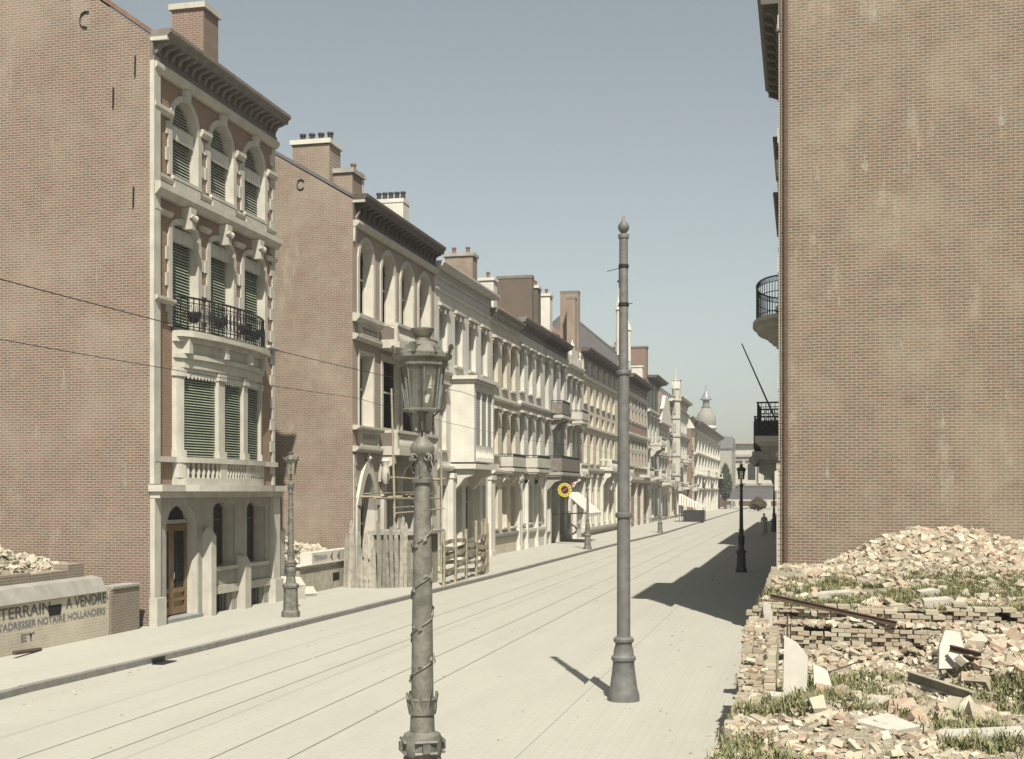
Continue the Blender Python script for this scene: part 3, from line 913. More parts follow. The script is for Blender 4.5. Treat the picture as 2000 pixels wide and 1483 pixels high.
# stone ground floor skin: piers, sills, plinth
q = A.mb(); q.mark()
q.box((.003, -.03, -.1), (.14, .3, 3.41)); q.box((.003, -.07, -.1), (.24, .42, .75))
q.mark(); q.prism([(.003, 2.82, -.1), (.34, 2.82, -.1), (.34, 2.82, 2.3), (.17, 2.82, 2.55), (.003, 2.82, 2.3)], (0, .3, 0))
q.mark(); q.prism([(.003, 5.05, -.1), (.34, 5.05, -.1), (.34, 5.05, 1.35), (.2, 5.05, 1.6), (.003, 5.05, 1.65)], (0, .4, 0))
q.mark(); q.box((.003, 7.45, .76), (.2, 7.93, 3.41)); q.box((.003, 7.35, -.1), (.3, 7.98, .75))
A.part(q, 'pier', 'stone')
q = A.mb(); q.mark(); q.box((.002, 3.13, .56), (.12, 5.04, .8)); q.box((.002, 3.13, .801), (.03, 5.04, 1.25)); q.box((.002, 3.3, 1.25), (.14, 5.04, 1.36)); q.mark(); q.box((.002, 5.46, .56), (.12, 7.34, .8)); q.box((.002, 5.46, .801), (.03, 7.44, 1.25)); q.box((.002, 5.46, 1.25), (.14, 7.24, 1.36))
A.part(q, 'plinth', 'stone')
q = A.mb(); panel(q, .31, 7.44, -.1, 3.41, [(.75, 2.6, -.1, 3.25, .55, False, .05), (3.5, 4.9, 1.35, 3.3, .2, False, .05), (5.75, 7.1, 1.35, 3.3, .2, False, .05), (3.45, 4.7, -.1, .55, 0, False, .05), (5.85, 7.0, -.1, .55, 0, False, .05)], .05, w=.05)
A.part(q, 'ground_floor_facing', 'stone_grey')
A.door(.76, 2.59, .12, 2.68, .42)
q = A.mb(); q.box((-.4, .76, 2.69), (-.28, 2.59, 2.8)); A.part(q, 'transom', 'stone_grey')
q = A.mb(); q.quad((-.38, .76, 2.8), (-.38, 2.59, 2.8), (-.38, 2.59, 3.25), (-.38, .76, 3.25)); A.part(q, 'fanlight', 'void')
q = A.mb(); q.box((-.4, .63, -.05), (.15, 2.7, .1)); A.part(q, 'doorstep', 'blue_stone')
for a, b in ((3.45, 4.7), (5.85, 7.0)):
    q = A.mb(); q.quad((-.36, a, -.05), (-.36, b, -.05), (-.36, b, .55), (-.36, a, .55)); o = A.part(q, 'basement_window', 'void')
    q = A.mb()
    for k in range(5): u = a + (b - a) * (k + .5) / 5; q.box((-.12, u - .012, -.04), (-.1, u + .012, .54))
    A.part(q, 'grille', 'iron', o)
A.chimney(-19.4, -18.3, 35.4, 36.4, 19.0, mat='gable_brick', cap='stone')
# iron wall anchors on the bare gable
q = A.mb()
for (x, z) in ((-1.1, 13.9), (-.45, 14.7), (-.5, 11.2)):
    q.tube([(x, -.03, z), (x + .02, -.04, z + .55)], .022, 5)
q.tube([(-1.9 + .2 * math.cos(a * .6), -.03, 16.35 + .22 * math.sin(a * .6)) for a in range(2, 9)], .025, 5)
A.part(q, 'wall_anchor', 'iron')

# ---- house B: under repair, deep open windows, bow balconies
B = House('house', 'brick house under repair with unglazed windows, dark timber eaves and scaffolding at its foot', 44.9, 10.85, 14.92, mat='striped_brick', side='gable_brick_far', D=12)
for a, b in ((.67, 2.27), (3.33, 4.97), (5.86, 7.52), (8.43, 10.09)):
    B.win(a, b, 10.55, 13.5, rise=.72, kind='open', depth=.42, sill=False, surround=.22)
B.win(.67, 2.27, 6.2, 9.05, kind='open', depth=.45, sill=False, surround=.12)
B.win(3.45, 5.3, 6.2, 9.1, kind='open', depth=.12, sill=False, surround=.2)
B.win(6.0, 7.85, 6.2, 9.1, kind='open', depth=.12, sill=False, surround=.2)
B.win(8.9, 10.2, 6.2, 9.05, kind='open', depth=.3, sill=False, surround=.12)
B.win(.55, 2.5, 0, 4.35, rise=1.5, kind='open', depth=.5, ptd=True, sill=False)
for a, b in ((3.6, 5.0), (5.7, 7.1), (7.9, 9.9)):
    B.win(a, b, .9, 4.2, rise=.25, kind='open', depth=.4, sill=False)
B.shell(slope=.59, roof='slate', reveal='plaster', zfoot=-.1)
q = B.mb()
B.cornice(14.12, 15.12, .58, mat='cornice_dark', fascia='cornice_dark', brackets=19, end=0)
q = B.mb(); q.box((.0, -.03, 14.78), (.5, .05, 14.88)); B.part(q, 'cornice_end', 'stone')
q = B.mb(); q.prism([(0, .02, 14.12), (.26, .02, 14.45), (.12, .02, 14.2), (.06, .02, 13.3), (0, .02, 13.3)], (0, .14, 0)); B.part(q, 'cornice_end', 'stone')
B.band(13.88, 14.1, .26)
B.band(10.2, 10.5, .3, u0=-.05, u1=2.9); B.band(9.5, 9.72, .22, u0=-.05)
b1 = B.balustrade(2.9, 8.7, 9.72, 10.5, .85, slab=.24)
B.balustrade(.55, 2.7, 9.72, 10.2, .14, slab=.02)
B.band(6.0, 6.16, .3, u0=-.05, u1=2.9); B.band(5.15, 5.35, .25, u0=-.05)
B.balustrade(2.9, 8.7, 5.35, 6.12, .85, slab=.26)
B.balustrade(.55, 2.7, 5.35, 6.0, .14, slab=.02)
B.consoles((3.1, 5.35, 7.5, 8.5), 4.0, 5.08, .7)
# ogee stone frame round the door, toothed ground floor in stone
q = B.mb()
ao = arch_pts(.2, 2.85, 4.85, 1.8, 14, True); ai = arch_pts(.56, 2.49, 4.34, 1.5, 14, True)
for (p, r_, pi, ri) in zip(ao[:-1], ao[1:], ai[:-1], ai[1:]):
    q.prism([(0, p[0], p[1]), (0, r_[0], r_[1]), (0, ri[0], ri[1]), (0, pi[0], pi[1])], (.12, 0, 0))
q.box((.001, .2, 0), (.12, .55, 3.04)); q.box((.001, 2.5, 0), (.12, 2.85, 3.04))
q.lathe([(0, .08), (.12, .15), (.25, .06), (.4, .02)], 8, (.1, 1.52, 4.8))
B.part(q, 'door_surround', 'stone')
q = B.mb(); zz = 0
for (a, b, z0, z1) in ((3.2, 3.58, 0, 4.9), (5.02, 5.68, 0, 4.9), (7.12, 7.88, 0, 4.9), (9.92, 10.83, 0, 5.1)): q.box((.001, a, z0), (.16, b, z1))
q.box((.001, 3.59, 0), (.2, 5.01, .85)); q.box((.001, 5.69, 0), (.2, 7.11, .85)); q.box((.001, 7.89, 0), (.2, 9.91, .85))
B.part(q, 'ground_floor_facing', 'stone')
q = B.mb(); q.lathe([(0, .1), (.25, .2), (.6, .16), (.75, .12), (.95, .2), (1.05, .12)], 10, (.3, 2.98, 3.9)); B.part(q, 'carved_corbel', 'stone', smooth=True)
B.quoins([(.01, 1), (10.84, -1)], 0, 5.1, wide=.36, narrow=.2, step=.42)
B.chimney(-19.5, -17.95, 45.1, 46.3, 17.4, cap='stucco', pots=4, potmat='pot_dark')
B.chimney(-18.25, -17.15, 45.5, 46.6, 16.3, cap='stone_grey')
B.chimney(-19.6, -18.1, 54.7, 55.6, 17.3, mat='stucco', cap='stucco', pots=5, potmat='pot_dark', capw=.03)
B.chimney(-18.6, -17.9, 48.2, 48.9, 16.9, mat='stucco', cap='stucco', pots=1)
q = B.mb(); q.tube([(-2.15 + .16 * math.cos(a * .62), -.03, 15.6 + .2 * math.sin(a * .62)) for a in range(1, 10)], .022, 5); B.part(q, 'wall_anchor', 'iron')

# ---- C: cream stucco house with a box oriel
C = House('house', 'cream stucco house with louvred shutters and a big box oriel over the plank fence', 55.75, 10.75, 14.0, mat='stucco', D=11)
for u in (.8, 3.55, 6.2, 8.7):
    C.win(u, u + 1.4, 9.9, 12.35, kind='shut', depth=.26, hood=.18)
C.win(.8, 2.0, 5.6, 8.6, kind='shut', depth=.26, hood=.26)
C.win(.9, 2.1, .9, 3.9, kind='sash', depth=.3)
C.win(3.5, 4.9, .1, 3.9, kind='shop', depth=.35, sill=False); C.win(5.6, 7.0, .9, 3.9, kind='sash', depth=.3); C.win(8.2, 9.6, .9, 3.9, kind='sash', depth=.3)
C.shell(slope=.75, roof='slate')
C.cornice(13.8, 14.5, .55, mat='stucco_cool', brackets=0); C.band(13.2, 13.32, .1, 'stucco'); C.band(9.3, 9.5, .18, 'stucco', u1=2.7); C.band(4.6, 4.85, .25, 'stucco', u1=2.7)
C.pilaster(2.2, 2.7, 0, 4.5, .3, 'stucco'); C.pilaster(7.3, 7.9, 0, 4.5, .3, 'stucco'); C.pilaster(10.2, 10.7, 0, 4.5, .2, 'stucco')
q = C.mb(); OW = 1.2
q.box((.002, 2.8, 5.05), (OW, 3.1, 9.0)); q.box((OW - .22, 3.1, 5.05), (OW, 3.2, 9.0))
for u in (4.25, 5.45): q.box((OW - .1, u, 5.9), (OW, u + .1, 8.6))
q.box((OW - .2, 6.55, 5.05), (OW, 6.85, 9.0)); q.box((.002, 6.65, 5.05), (OW - .21, 6.85, 9.0))
q.box((OW - .18, 3.2, 5.05), (OW - .01, 6.55, 5.9)); q.box((OW - .18, 3.2, 8.6), (OW - .01, 6.55, 9.0)); q.box((.002, 3.1, 4.85), (OW - .2, 6.6, 5.04))
q.box((.001, 2.68, 4.72), (OW + .12, 6.97, 4.96)); q.box((.001, 2.72, 9.001), (OW + .1, 6.93, 9.14)); q.box((.001, 2.62, 9.142), (OW + .2, 7.03, 9.32))
for k in range(9): q.lathe([(0, .06), (.2, .1), (.5, .04), (.6, .06)], 6, (OW + .0, 3.3 + k * .39, 5.1))
ori = C.part(q, 'oriel', 'stucco')
for a, b in ((3.2, 4.25), (4.35, 5.45), (5.55, 6.55)):
    q = C.mb(); q.quad((OW - .08, a, 5.9), (OW - .08, b, 5.9), (OW - .08, b, 8.6), (OW - .08, a, 8.6)); C.part(q, 'window_shutter', 'louvre', ori)
C.consoles((3.1, 6.5), 3.7, 4.71, 1.1, 'stucco', .2, ori)
C.chimney(-19.2, -17.6, 65.3, 66.3, 16.75, pots=2, mat='gable_brick_far')
C.chimney(-17.7, -17.3, 56.0, 56.7, 15.6, mat='stucco', cap='stucco')

# ---- D, E, F
Dh = House('house', 'white stuccoed house with three bays between the oriel house and the twin balconies', 66.52, 6.85, 13.35, mat='stucco_warm', D=11)
for u in (.55, 2.75, 4.95):
    Dh.win(u, u + 1.2, 9.6, 12.1, kind='sash', depth=.24, hood=.3); Dh.win(u, u + 1.2, 5.7, 8.1, kind='sash', depth=.24, hood=.3)
    Dh.win(u, u + 1.2, 1.5, 3.9, kind='sash', depth=.3)
Dh.shell(slope=.7, roof='slate')
Dh.cornice(13.1, 13.85, .5, mat='stucco_cool', fascia='cornice_grey', brackets=10); Dh.band(8.75, 8.95, .22, 'stucco'); Dh.band(4.6, 4.85, .3, 'stucco'); Dh.band(.9, 1.2, .15, 'blue_stone'); Dh.band(4.3, 4.45, .1, 'stucco')
Dh.iron_rail(2.2, 5.4, 4.95, 5.75, .8, solid='stone'); Dh.consoles((2.5, 4.9), 4.1, 4.7, .6, 'stucco', .1)
Dh.pilaster(0, .35, 0, 4.5, .2, 'stucco'); Dh.pilaster(6.5, 6.85, 0, 4.5, .2, 'stucco')
Dh.chimney(-19.1, -18.2, 72.4, 73.3, 16.6, mat='stucco', cap='stucco', pots=1)

E_ = House('house', 'white stuccoed house with keystoned windows just left of the dark iron balcony', 73.4, 7.75, 13.9, mat='stucco', D=11)
for u in (.45, 2.9, 5.35):
    E_.win(u, u + 1.25, 9.8, 12.4, kind='sash', depth=.26, hood=.3); E_.win(u, u + 1.25, 5.7, 8.3, kind='sash', depth=.26, hood=.3)
    E_.win(u, u + 1.25, 1.6, 4.0, kind='sash', depth=.3)
E_.shell(slope=.7, roof='tile')
E_.cornice(13.4, 14.3, .6, mat='cornice_grey', brackets=12); E_.band(8.95, 9.15, .25, 'stucco'); E_.band(4.7, 4.9, .3, 'stucco'); E_.band(.9, 1.25, .15, 'stucco')
E_.iron_rail(1.6, 5.4, 5.0, 5.85, .9, solid='stone'); E_.consoles((2.0, 5.0), 4.1, 4.75, .7, 'stucco', .1)
E_.pilaster(0, .35, 0, 4.6, .22, 'stucco'); E_.pilaster(1.9, 2.2, 0, 4.6, .2, 'stucco'); E_.pilaster(4.9, 5.2, 0, 4.6, .2, 'stucco')
E_.chimney(-19.3, -16.95, 77.6, 78.2, 17.6, mat='dark_brick', cap='cornice_grey', capw=.03)
E_.chimney(-17.7, -17.05, 79.9, 80.9, 17.3, mat='dark_brick', cap='stucco', pots=2)

F_ = House('house', 'house with dark boxed balconies above the shop with a white awning', 81.2, 7.8, 13.9, mat='stucco_cool', D=11)
for u in (.3, 3.2, 5.9):
    F_.win(u, u + 1.3, 9.2, 12.5, kind='sash', depth=.3, hood=.3); F_.win(u, u + 1.3, 5.3, 8.3, kind='sash', depth=.3, hood=.3)
F_.win(.4, 1.5, .9, 3.6, kind='sash', depth=.25)
F_.holes.append((2.1, 4.4, 0, 3.7, 0, False, .6)); F_.holes.append((5.0, 7.4, .5, 3.7, 0, False, .5)); F_.wins.append((5.0, 7.4, .5, 3.7, 0, 'shop', .5, {'frame': 'frame_brown'}))
F_.shell(slope=.7, roof='tile')
F_.cornice(13.4, 14.3, .6, mat='cornice_dark', brackets=12); F_.band(8.95, 9.15, .25, 'stucco_cool')
F_.iron_rail(2.4, 5.3, 8.9, 9.9, .8, solid='cornice_grey'); F_.consoles((2.8, 4.9), 7.9, 8.7, .7, 'stone_grey')
F_.iron_rail(.2, 7.0, 4.9, 6.0, 1.2, solid='cornice_grey', slabmat='stone_grey'); F_.consoles((.5, 2.6, 4.7, 6.7), 3.7, 4.65, 1.1, 'stone_grey')
q = F_.mb(); q.box((-.55, 2.15, 0), (-.5, 4.35, 3.65)); dd = F_.part(q, 'shop_door', 'frame_brown', F_.wall)
q = F_.mb(); q.box((-.49, 2.3, .8), (-.48, 3.15, 3.4)); q.box((-.49, 3.35, .8), (-.48, 4.2, 3.4)); F_.part(q, 'pane', 'glass', dd)
q = F_.mb(); q.box((.001, .0, .0), (.15, .35, 4.6)); q.box((.001, 1.6, 0), (.12, 2.0, 4.6)); q.box((.001, 4.5, 0), (.15, 4.9, 4.6)); F_.part(q, 'pilaster', 'stucco_cool')
F_.chimney(-18.5, -17.8, 87.6, 88.6, 18.0, mat='stucco', cap='stucco', pots=1)
# shop awning, sign ring
aw = empty('shop_awning', (-16.9, 83.8, 0), 'white canvas awning sloping out over the shop pavement', 'awning')
q = MB(); q.prism([(.1, 0, 4.3), (2.6, 0, 2.1), (2.62, 0, 2.05), (.1, 0, 4.23)], (0, 5.4, 0)); q.box((2.58, 0, 1.85), (2.61, 5.4, 2.1)); q.build('canvas', 'awning_white', aw)
q = MB(); q.tube([(.05, .03, 2.0), (2.6, .03, 2.08)], .025, 6); q.tube([(.05, 3.57, 2.0), (2.6, 3.57, 2.08)], .025, 6); q.build('awning_arm', 'iron', aw)
sg = empty('shop_sign', (-15.55, 81.6, 3.7), 'round yellow ring sign with a red bar hung at the shop corner', 'sign')
q = MB()
n = 28
for k in range(n):
    a, b = 2 * PI * k / n, 2 * PI * (k + 1) / n
    for r0, r1, y0, y1 in ((.27, .48, 0, .05),):
        q.add([(r * math.cos(t_), y, r * math.sin(t_)) for y in (y0, y1) for t_ in (a, b) for r in (r0, r1)], [(0, 1, 3, 2), (4, 6, 7, 5), (0, 2, 6, 4), (1, 5, 7, 3)])
q.build('sign_ring', 'yellow', sg)
q = MB(); q.prism([(.27 * math.cos(2 * PI * k / 20), .02, .27 * math.sin(2 * PI * k / 20)) for k in range(20)], (0, .02, 0)); q.build('sign_disc', 'black', sg)
q = MB()
for k in range(12):
    t_ = 2 * PI * k / 12 + .2; q.prism([(.33 * math.cos(t_ - .09), -.004, .33 * math.sin(t_ - .09)), (.42 * math.cos(t_ - .05), -.004, .42 * math.sin(t_ - .05)), (.42 * math.cos(t_ + .05), -.004, .42 * math.sin(t_ + .05)), (.33 * math.cos(t_ + .09), -.004, .33 * math.sin(t_ + .09))], (0, .004, 0))
q.build('sign_mark', 'black', sg)
q = MB(); q.prism([(-.2, .01, -.1), (-.14, .01, -.17), (.2, .01, .1), (.14, .01, .17)], (0, .009, 0)); q.prism([(.4, .01, .42), (.62, .01, .3), (.66, .01, .4), (.5, .01, .52)], (0, .03, 0)); q.build('sign_bar', 'red', sg)
q = MB(); q.tube([(-1.3, .06, .62), (.5, .06, .62)], .02, 6); q.tube([(0, .06, .6), (0, .04, .45)], .012, 5); q.build('bracket', 'iron', sg)
# tyre hanging by the shop door and its pole
ty = empty('tyre', (-15.2, 82.4, 1.0), 'black tyre hanging on a pole beside the shop door', 'tyre')
q = MB(); q.tube([(.3 * math.cos(2 * PI * k / 16), .0, .3 * math.sin(2 * PI * k / 16)) for k in range(17)], .06, 8); q.tube([(-.3, 0, .1), (-.3, 0, 2.6)], .03, 6); q.build('ring', 'black', ty)

# ---- G: small white house with stepped parapet
G_ = House('house', 'small white house with a stepped ornamental parapet beyond the shop', 89.05, 6.5, 13.2, mat='stucco', D=10)
G_.row((.6, 2.7, 4.8), 1.1, 9.6, 12.0, kind='sash', depth=.3, hood=.35); G_.row((.6, 2.7, 4.8), 1.1, 5.8, 8.3, kind='sash', depth=.3, hood=.35); G_.row((.6, 4.3), 1.4, 1.2, 3.9, kind='sash', depth=.3)
G_.shell(slope=.7, roof='tile')
G_.band(12.9, 13.2, .35, 'stucco'); G_.band(4.6, 4.85, .35, 'stucco'); G_.band(8.9, 9.1, .2, 'stucco')
q = G_.mb()
for k, (a, b, h) in enumerate(((0, .8, 14.0), (.8, 2.0, 13.8), (2.0, 4.5, 14.4), (4.5, 5.7, 13.8), (5.7, 6.5, 14.0))): q.box((-.3, a, 13.2), (.1 + .02 * (k % 2), b, h))
for u in (.4, 3.2, 6.1): q.lathe([(0, .12), (.3, .2), (.5, .08), (.75, .03)], 8, (-.1, u, 14.0 if u != 3.2 else 14.4))
G_.part(q, 'parapet', 'stucco')
G_.iron_rail(1.9, 4.6, 8.9, 9.7, .9, solid='stone'); G_.balustrade(1.6, 4.8, 4.95, 5.7, .9, mat='stucco')
G_.consoles((1.9, 4.4), 3.7, 4.7, .8, 'stucco'); G_.pilaster(3.0, 3.5, 0, 4.5, .25, 'stucco')
G_.chimney(-18.4, -16.95, 94.6, 95.4, 19.3, mat='gable_brick_far', cap='cornice_grey', capw=.02)
G_.chimney(-17.6, -16.95, 93.2, 94.0, 18.6, mat='gable_brick_far', cap='cornice_grey', capw=.02)

# ---- H: long white building, six bays, attic under dark eaves
H_ = House('house', 'long white six-bay building with small attic windows under dark eaves', 95.6, 19.8, 14.3, mat='stucco_warm', D=11)
us = [1.2 + 3.05 * k for k in range(6)]
H_.row(us, 1.5, 13.1, 14.0, kind='sash', depth=.2, sill=False); H_.row(us, 1.5, 10.7, 12.4, rise=.6, kind='sash', depth=.4); H_.row(us, 1.4, 9.0, 9.9, kind='sash', depth=.3, sill=False); H_.row(us, 1.5, 5.9, 8.3, kind='sash', depth=.35)
H_.row(us, 1.6, .9, 3.9, rise=.3, kind='sash', depth=.45)
H_.shell(slope=.8, roof='tile')
H_.cornice(14.1, 14.95, .8, mat='cornice_grey', fascia='cornice_dark', brackets=24); H_.band(12.7, 12.9, .2, 'stucco'); H_.band(8.7, 8.85, .15, 'stucco'); H_.band(5.1, 5.5, .4, 'stone'); H_.band(.3, .7, .3, 'stone')
for k in range(7): H_.pilaster(.25 + 3.05 * k - .1, .25 + 3.05 * k + .35, 12.95, 14.09, .15, 'stucco', cap=0, base=0)
H_.balustrade(9.5, 14.0, 5.6, 6.4, 1.0, mat='stucco'); H_.consoles((9.8, 13.7), 4.0, 5.3, .9, 'stucco')
for k in range(7): H_.pilaster(.2 + 3.05 * k, .7 + 3.05 * k, .7, 5.0, .25, 'stucco')

# ---- I: slate-hung gothic gable with a spire
I_ = House('house', 'grey slate-sided gothic house with a pinnacled gable behind the tall post', 115.4, 6.5, 16.5, mat='stucco_cool', side='slate', D=10)
I_.row((.8, 2.7, 4.6), 1.1, 10.5, 13.0, rise=.5, kind='sash', depth=.3); I_.row((.8, 2.7, 4.6), 1.1, 6.0, 8.8, rise=.5, kind='sash', depth=.3); I_.row((.8, 3.6), 1.7, .6, 3.9, rise=.8, kind='sash', depth=.4)
I_.shell(slope=.85, roof='slate')
q = I_.mb(); q.prism([(-.3, .2, 16.5), (-.3, 6.3, 16.5), (-.3, 3.25, 22.0)], (.35, 0, 0)); q.lathe([(0, .35), (4.2, .3), (4.3, .42), (5.5, .15), (6.6, .03)], 8, (.1, .3, 16.5)); q.lathe([(0, .35), (3.0, .3), (3.1, .42), (4.3, .03)], 8, (.1, 6.1, 16.5))
gb = I_.part(q, 'gable', 'stucco')
q = I_.mb(); q.tube([(.1, .3, 22.9), (.1, .3, 25.0)], .05, 6); q.lathe([(0, .16), (.1, .22), (.2, .16)], 8, (.1, .3, 23.4)); I_.part(q, 'finial', 'iron', gb)
I_.band(5.0, 5.25, .3, 'stone'); I_.band(9.7, 9.9, .2, 'stone')
I_.balustrade(1.5, 4.9, 5.3, 6.1, .9)

# ---- J: red and white banded house
J_ = House('house', 'red brick house banded in white stone beside the post, dark eaves', 121.9, 16.0, 14.6, mat='front_brick', side='gable_brick_far', D=10)
us = [.9 + 2.6 * k for k in range(6)]
J_.row(us, 1.3, 10.9, 13.2, kind='sash', depth=.3, surround=.3); J_.row(us, 1.3, 6.2, 8.9, kind='sash', depth=.3, surround=.3); J_.row(us[::2], 2.2, .6, 3.9, kind='shop', depth=.5)
J_.shell(slope=.7, roof='slate')
J_.cornice(14.3, 15.4, .8, mat='cornice_dark', brackets=16)
for z in (6.0, 7.6, 9.2, 10.6, 12.0, 13.4): J_.band(z, z + .35, .05 if z != 9.2 else .3, 'stucco')
J_.band(4.5, 5.1, .5, 'stone'); J_.balustrade(9.6, 14.2, 5.3, 6.2, 1.1)
J_.chimney(-18.6, -17.0, 122.2, 123.4, 18.2, pots=2); J_.chimney(-18.4, -17.2, 136.3, 137.4, 17.6, mat='stucco', cap='stucco')
for k in range(4): J_.pilaster(.1 + 5.1 * k, .7 + 5.1 * k, 0, 4.5, .3, 'stone')

# ---- K: tall narrow house
K_ = House('house', 'tall narrow house with a wide dark eave, standing above its neighbours', 138.0, 11.0, 16.0, mat='stucco_cool', side='gable_brick_far', D=9)
us = (1.0, 4.4, 7.8)
K_.row(us, 1.6, 13.2, 15.4, kind='sash', depth=.3, hood=.3); K_.row(us, 1.6, 9.4, 12.1, kind='sash', depth=.3, hood=.3); K_.row(us, 1.6, 5.6, 8.3, kind='sash', depth=.3, hood=.3); K_.row(us, 2.0, .6, 3.9, kind='shop', depth=.5)
K_.shell(slope=.6, roof='tile')
K_.cornice(15.8, 16.7, 1.3, mat='cornice_grey', fascia='cornice_dark', brackets=10); K_.band(12.6, 12.9, .4, 'stucco'); K_.band(4.6, 5.0, .6, 'stucco')
K_.balustrade(3.4, 8.0, 9.1, 9.9, 1.3, mat='stone'); K_.balustrade(3.4, 8.0, 5.2, 6.1, 1.3, mat='stone'); K_.consoles((3.6, 7.8), 7.6, 8.8, 1.2)
K_.chimney(-19.0, -17.2, 140.0, 141.4, 20.2, mat='front_brick_x', cap='cornice_grey')

# ---- L: white curved gable house
L_ = House('house', 'cream house with a curved baroque gable past the tall narrow house', 149.2, 12.5, 12.2, mat='stucco', D=9)
us = (1.2, 4.6, 8.0)
L_.row(us, 1.8, 8.6, 11.2, rise=.5, kind='sash', depth=.4, hood=.3); L_.row(us, 1.8, 5.0, 7.6, kind='sash', depth=.4, hood=.3); L_.row(us, 2.4, .4, 3.6, rise=.6, kind='shop', depth=.5)
L_.shell(slope=.7, roof='tile')
q = L_.mb(); pts = [(0, .1, 12.2)]
for k in range(25):
    t_ = k / 24; u = .1 + 12.3 * t_; z = 12.3 + 3.1 * math.sin(PI * t_) ** 1.4 + .45 * abs(math.sin(4 * PI * t_))
    pts.append((0, u, z))
pts.append((0, 12.4, 12.2)); q.prism(pts, (.4, 0, 0)); L_.part(q, 'gable', 'stucco')
L_.band(11.9, 12.15, .5, 'stucco'); L_.band(4.1, 4.4, .6, 'stone'); L_.balustrade(3.6, 8.6, 4.6, 5.4, 1.2); L_.band(8.0, 8.2, .3, 'stucco')

# ---- M: house with a corner turret and spire
M_ = House('house', 'pale house crowned by a slim pinnacled turret', 161.8, 9.0, 15.8, mat='stucco_warm', D=9)
us = (1.2, 4.0, 6.6)
M_.row(us, 1.4, 11.6, 14.4, kind='sash', depth=.3, hood=.3); M_.row(us, 1.4, 7.8, 10.4, kind='sash', depth=.3, hood=.3); M_.row(us, 1.4, 4.6, 6.9, kind='sash', depth=.3); M_.row(us, 1.7, .4, 3.5, kind='shop', depth=.4)
M_.shell(slope=.9, roof='slate')
q = M_.mb(); q.lathe([(3.8, .1), (5.0, .7), (15.6, .7), (15.7, .9), (16.0, .9), (16.01, .5), (17.2, .45), (17.3, .62), (18.2, .22), (20.4, .03)], 8, (.5, 3.1, 0)); M_.part(q, 'turret', 'stone')
q = M_.mb()
for z in (5.6, 8.2, 10.8, 13.2): q.lathe([(0, .7), (.06, .82), (.22, .82), (.28, .7)], 8, (.5, 3.1, z))
for z in (6.2, 8.9, 11.5, 13.9, 16.2): q.box((1.02, 2.95, z), (1.2, 3.25, z + 1.2)); q.box((.35, 2.35, z), (.65, 2.5, z + 1.2))
M_.part(q, 'turret_window', 'louvre')
M_.band(15.5, 15.8, .6, 'stucco'); M_.band(11.0, 11.25, .3, 'stucco'); M_.balustrade(4.4, 8.2, 7.1, 7.8, 1.1); M_.balustrade(4.4, 8.2, 3.9, 4.6, 1.1)

# ---- N
N_ = House('house', 'pale stone house with projecting bay balconies and a white chimney', 170.9, 17.0, 16.2, mat='stucco', D=9)
us = (1.2, 4.6, 8.0, 11.4, 14.2)
for z0, z1 in ((12.2, 15.0), (8.4, 11.0), (4.7, 7.4)): N_.row(us, 1.6, z0, z1, kind='sash', depth=.4, hood=.3)
N_.row(us, 1.9, .4, 3.6, kind='shop', depth=.5)
N_.shell(slope=.8, roof='slate')
N_.cornice(15.9, 16.9, .9, mat='stone', brackets=12); N_.band(11.4, 11.7, .4, 'stone'); N_.band(3.9, 4.2, .5, 'stone')
N_.balustrade(4.0, 9.4, 7.9, 8.7, 1.4); N_.balustrade(4.0, 9.4, 4.1, 4.9, 1.4)
N_.chimney(-18.4, -17.2, 180, 181.5, 20.0, mat='stucco', cap='stone')

# ---- O: tall plain brick flank
O_ = House('house', 'house with a plain red brick flank wall and a white rendered gable top', 188.0, 12.0, 14.6, mat='stucco_warm', side='front_brick_x', D=9)
us = (1.0, 4.5, 8.0)
for z0, z1 in ((11.0, 13.4), (7.4, 10.0), (4.4, 6.6)): O_.row(us, 1.6, z0, z1, kind='sash', depth=.35, hood=.3)
O_.row(us, 2.2, .3, 3.5, kind='shop', depth=.5)
O_.shell(slope=1.0, roof='slate'); O_.cornice(14.3, 15.2, .8, mat='stone', brackets=8)
q = O_.mb(); q.box((.003, -.0, 0), (.7, .9, 13.6)); O_.part(q, 'brick_pier', 'front_brick_x')
q = O_.mb(); q.box((-4.2, -.03, 13.2), (-.1, -.005, 18.0)); q.prism([(-.1, -.03, 13.2), (1.2, -.03, 13.2), (-.1, -.03, 15.5)], (0, .3, 0)); O_.part(q, 'rendered_gable', 'stucco')
O_.balustrade(3.4, 7.6, 3.9, 4.7, 1.2)

# ---- P: corner building with dome
P_ = House('house', 'domed corner building closing the left row at the far end', 200.0, 60.0, 14.0, mat='stucco_warm', side='front_brick_x', D=14)
us = [1.5 + 4.5 * k for k in range(13)]
for z0, z1 in ((10.2, 12.8), (6.6, 9.2), (4.3, 5.9)): P_.row(us, 1.9, z0, z1, kind='sash', depth=.35)
P_.row(us, 2.4, .3, 3.5, kind='shop', depth=.5, sill=False)
P_.shell(slope=.5, roof='slate'); P_.cornice(13.4, 14.9, 1.3, mat='stone', fascia='cornice_dark', brackets=40)
for k in range(9): P_.pilaster(3.6 + 6.75 * k, 4.2 + 6.75 * k, 0, 13.2, .5, 'stucco')
for z in (3.8, 6.1, 9.6): P_.band(z, z + .35, .6, 'stone')
for k in (1, 4, 7): P_.balustrade(5 + 6.75 * k, 9.4 + 6.75 * k, 6.4, 7.2, 1.4)
q = P_.mb(); q.lathe([(0, 2.0), (2.0, 2.0), (2.1, 2.3), (2.4, 2.3), (2.7, 1.9)], 16, (-2.2, 55.5, 14.4)); dm = P_.part(q, 'dome_drum', 'stone')
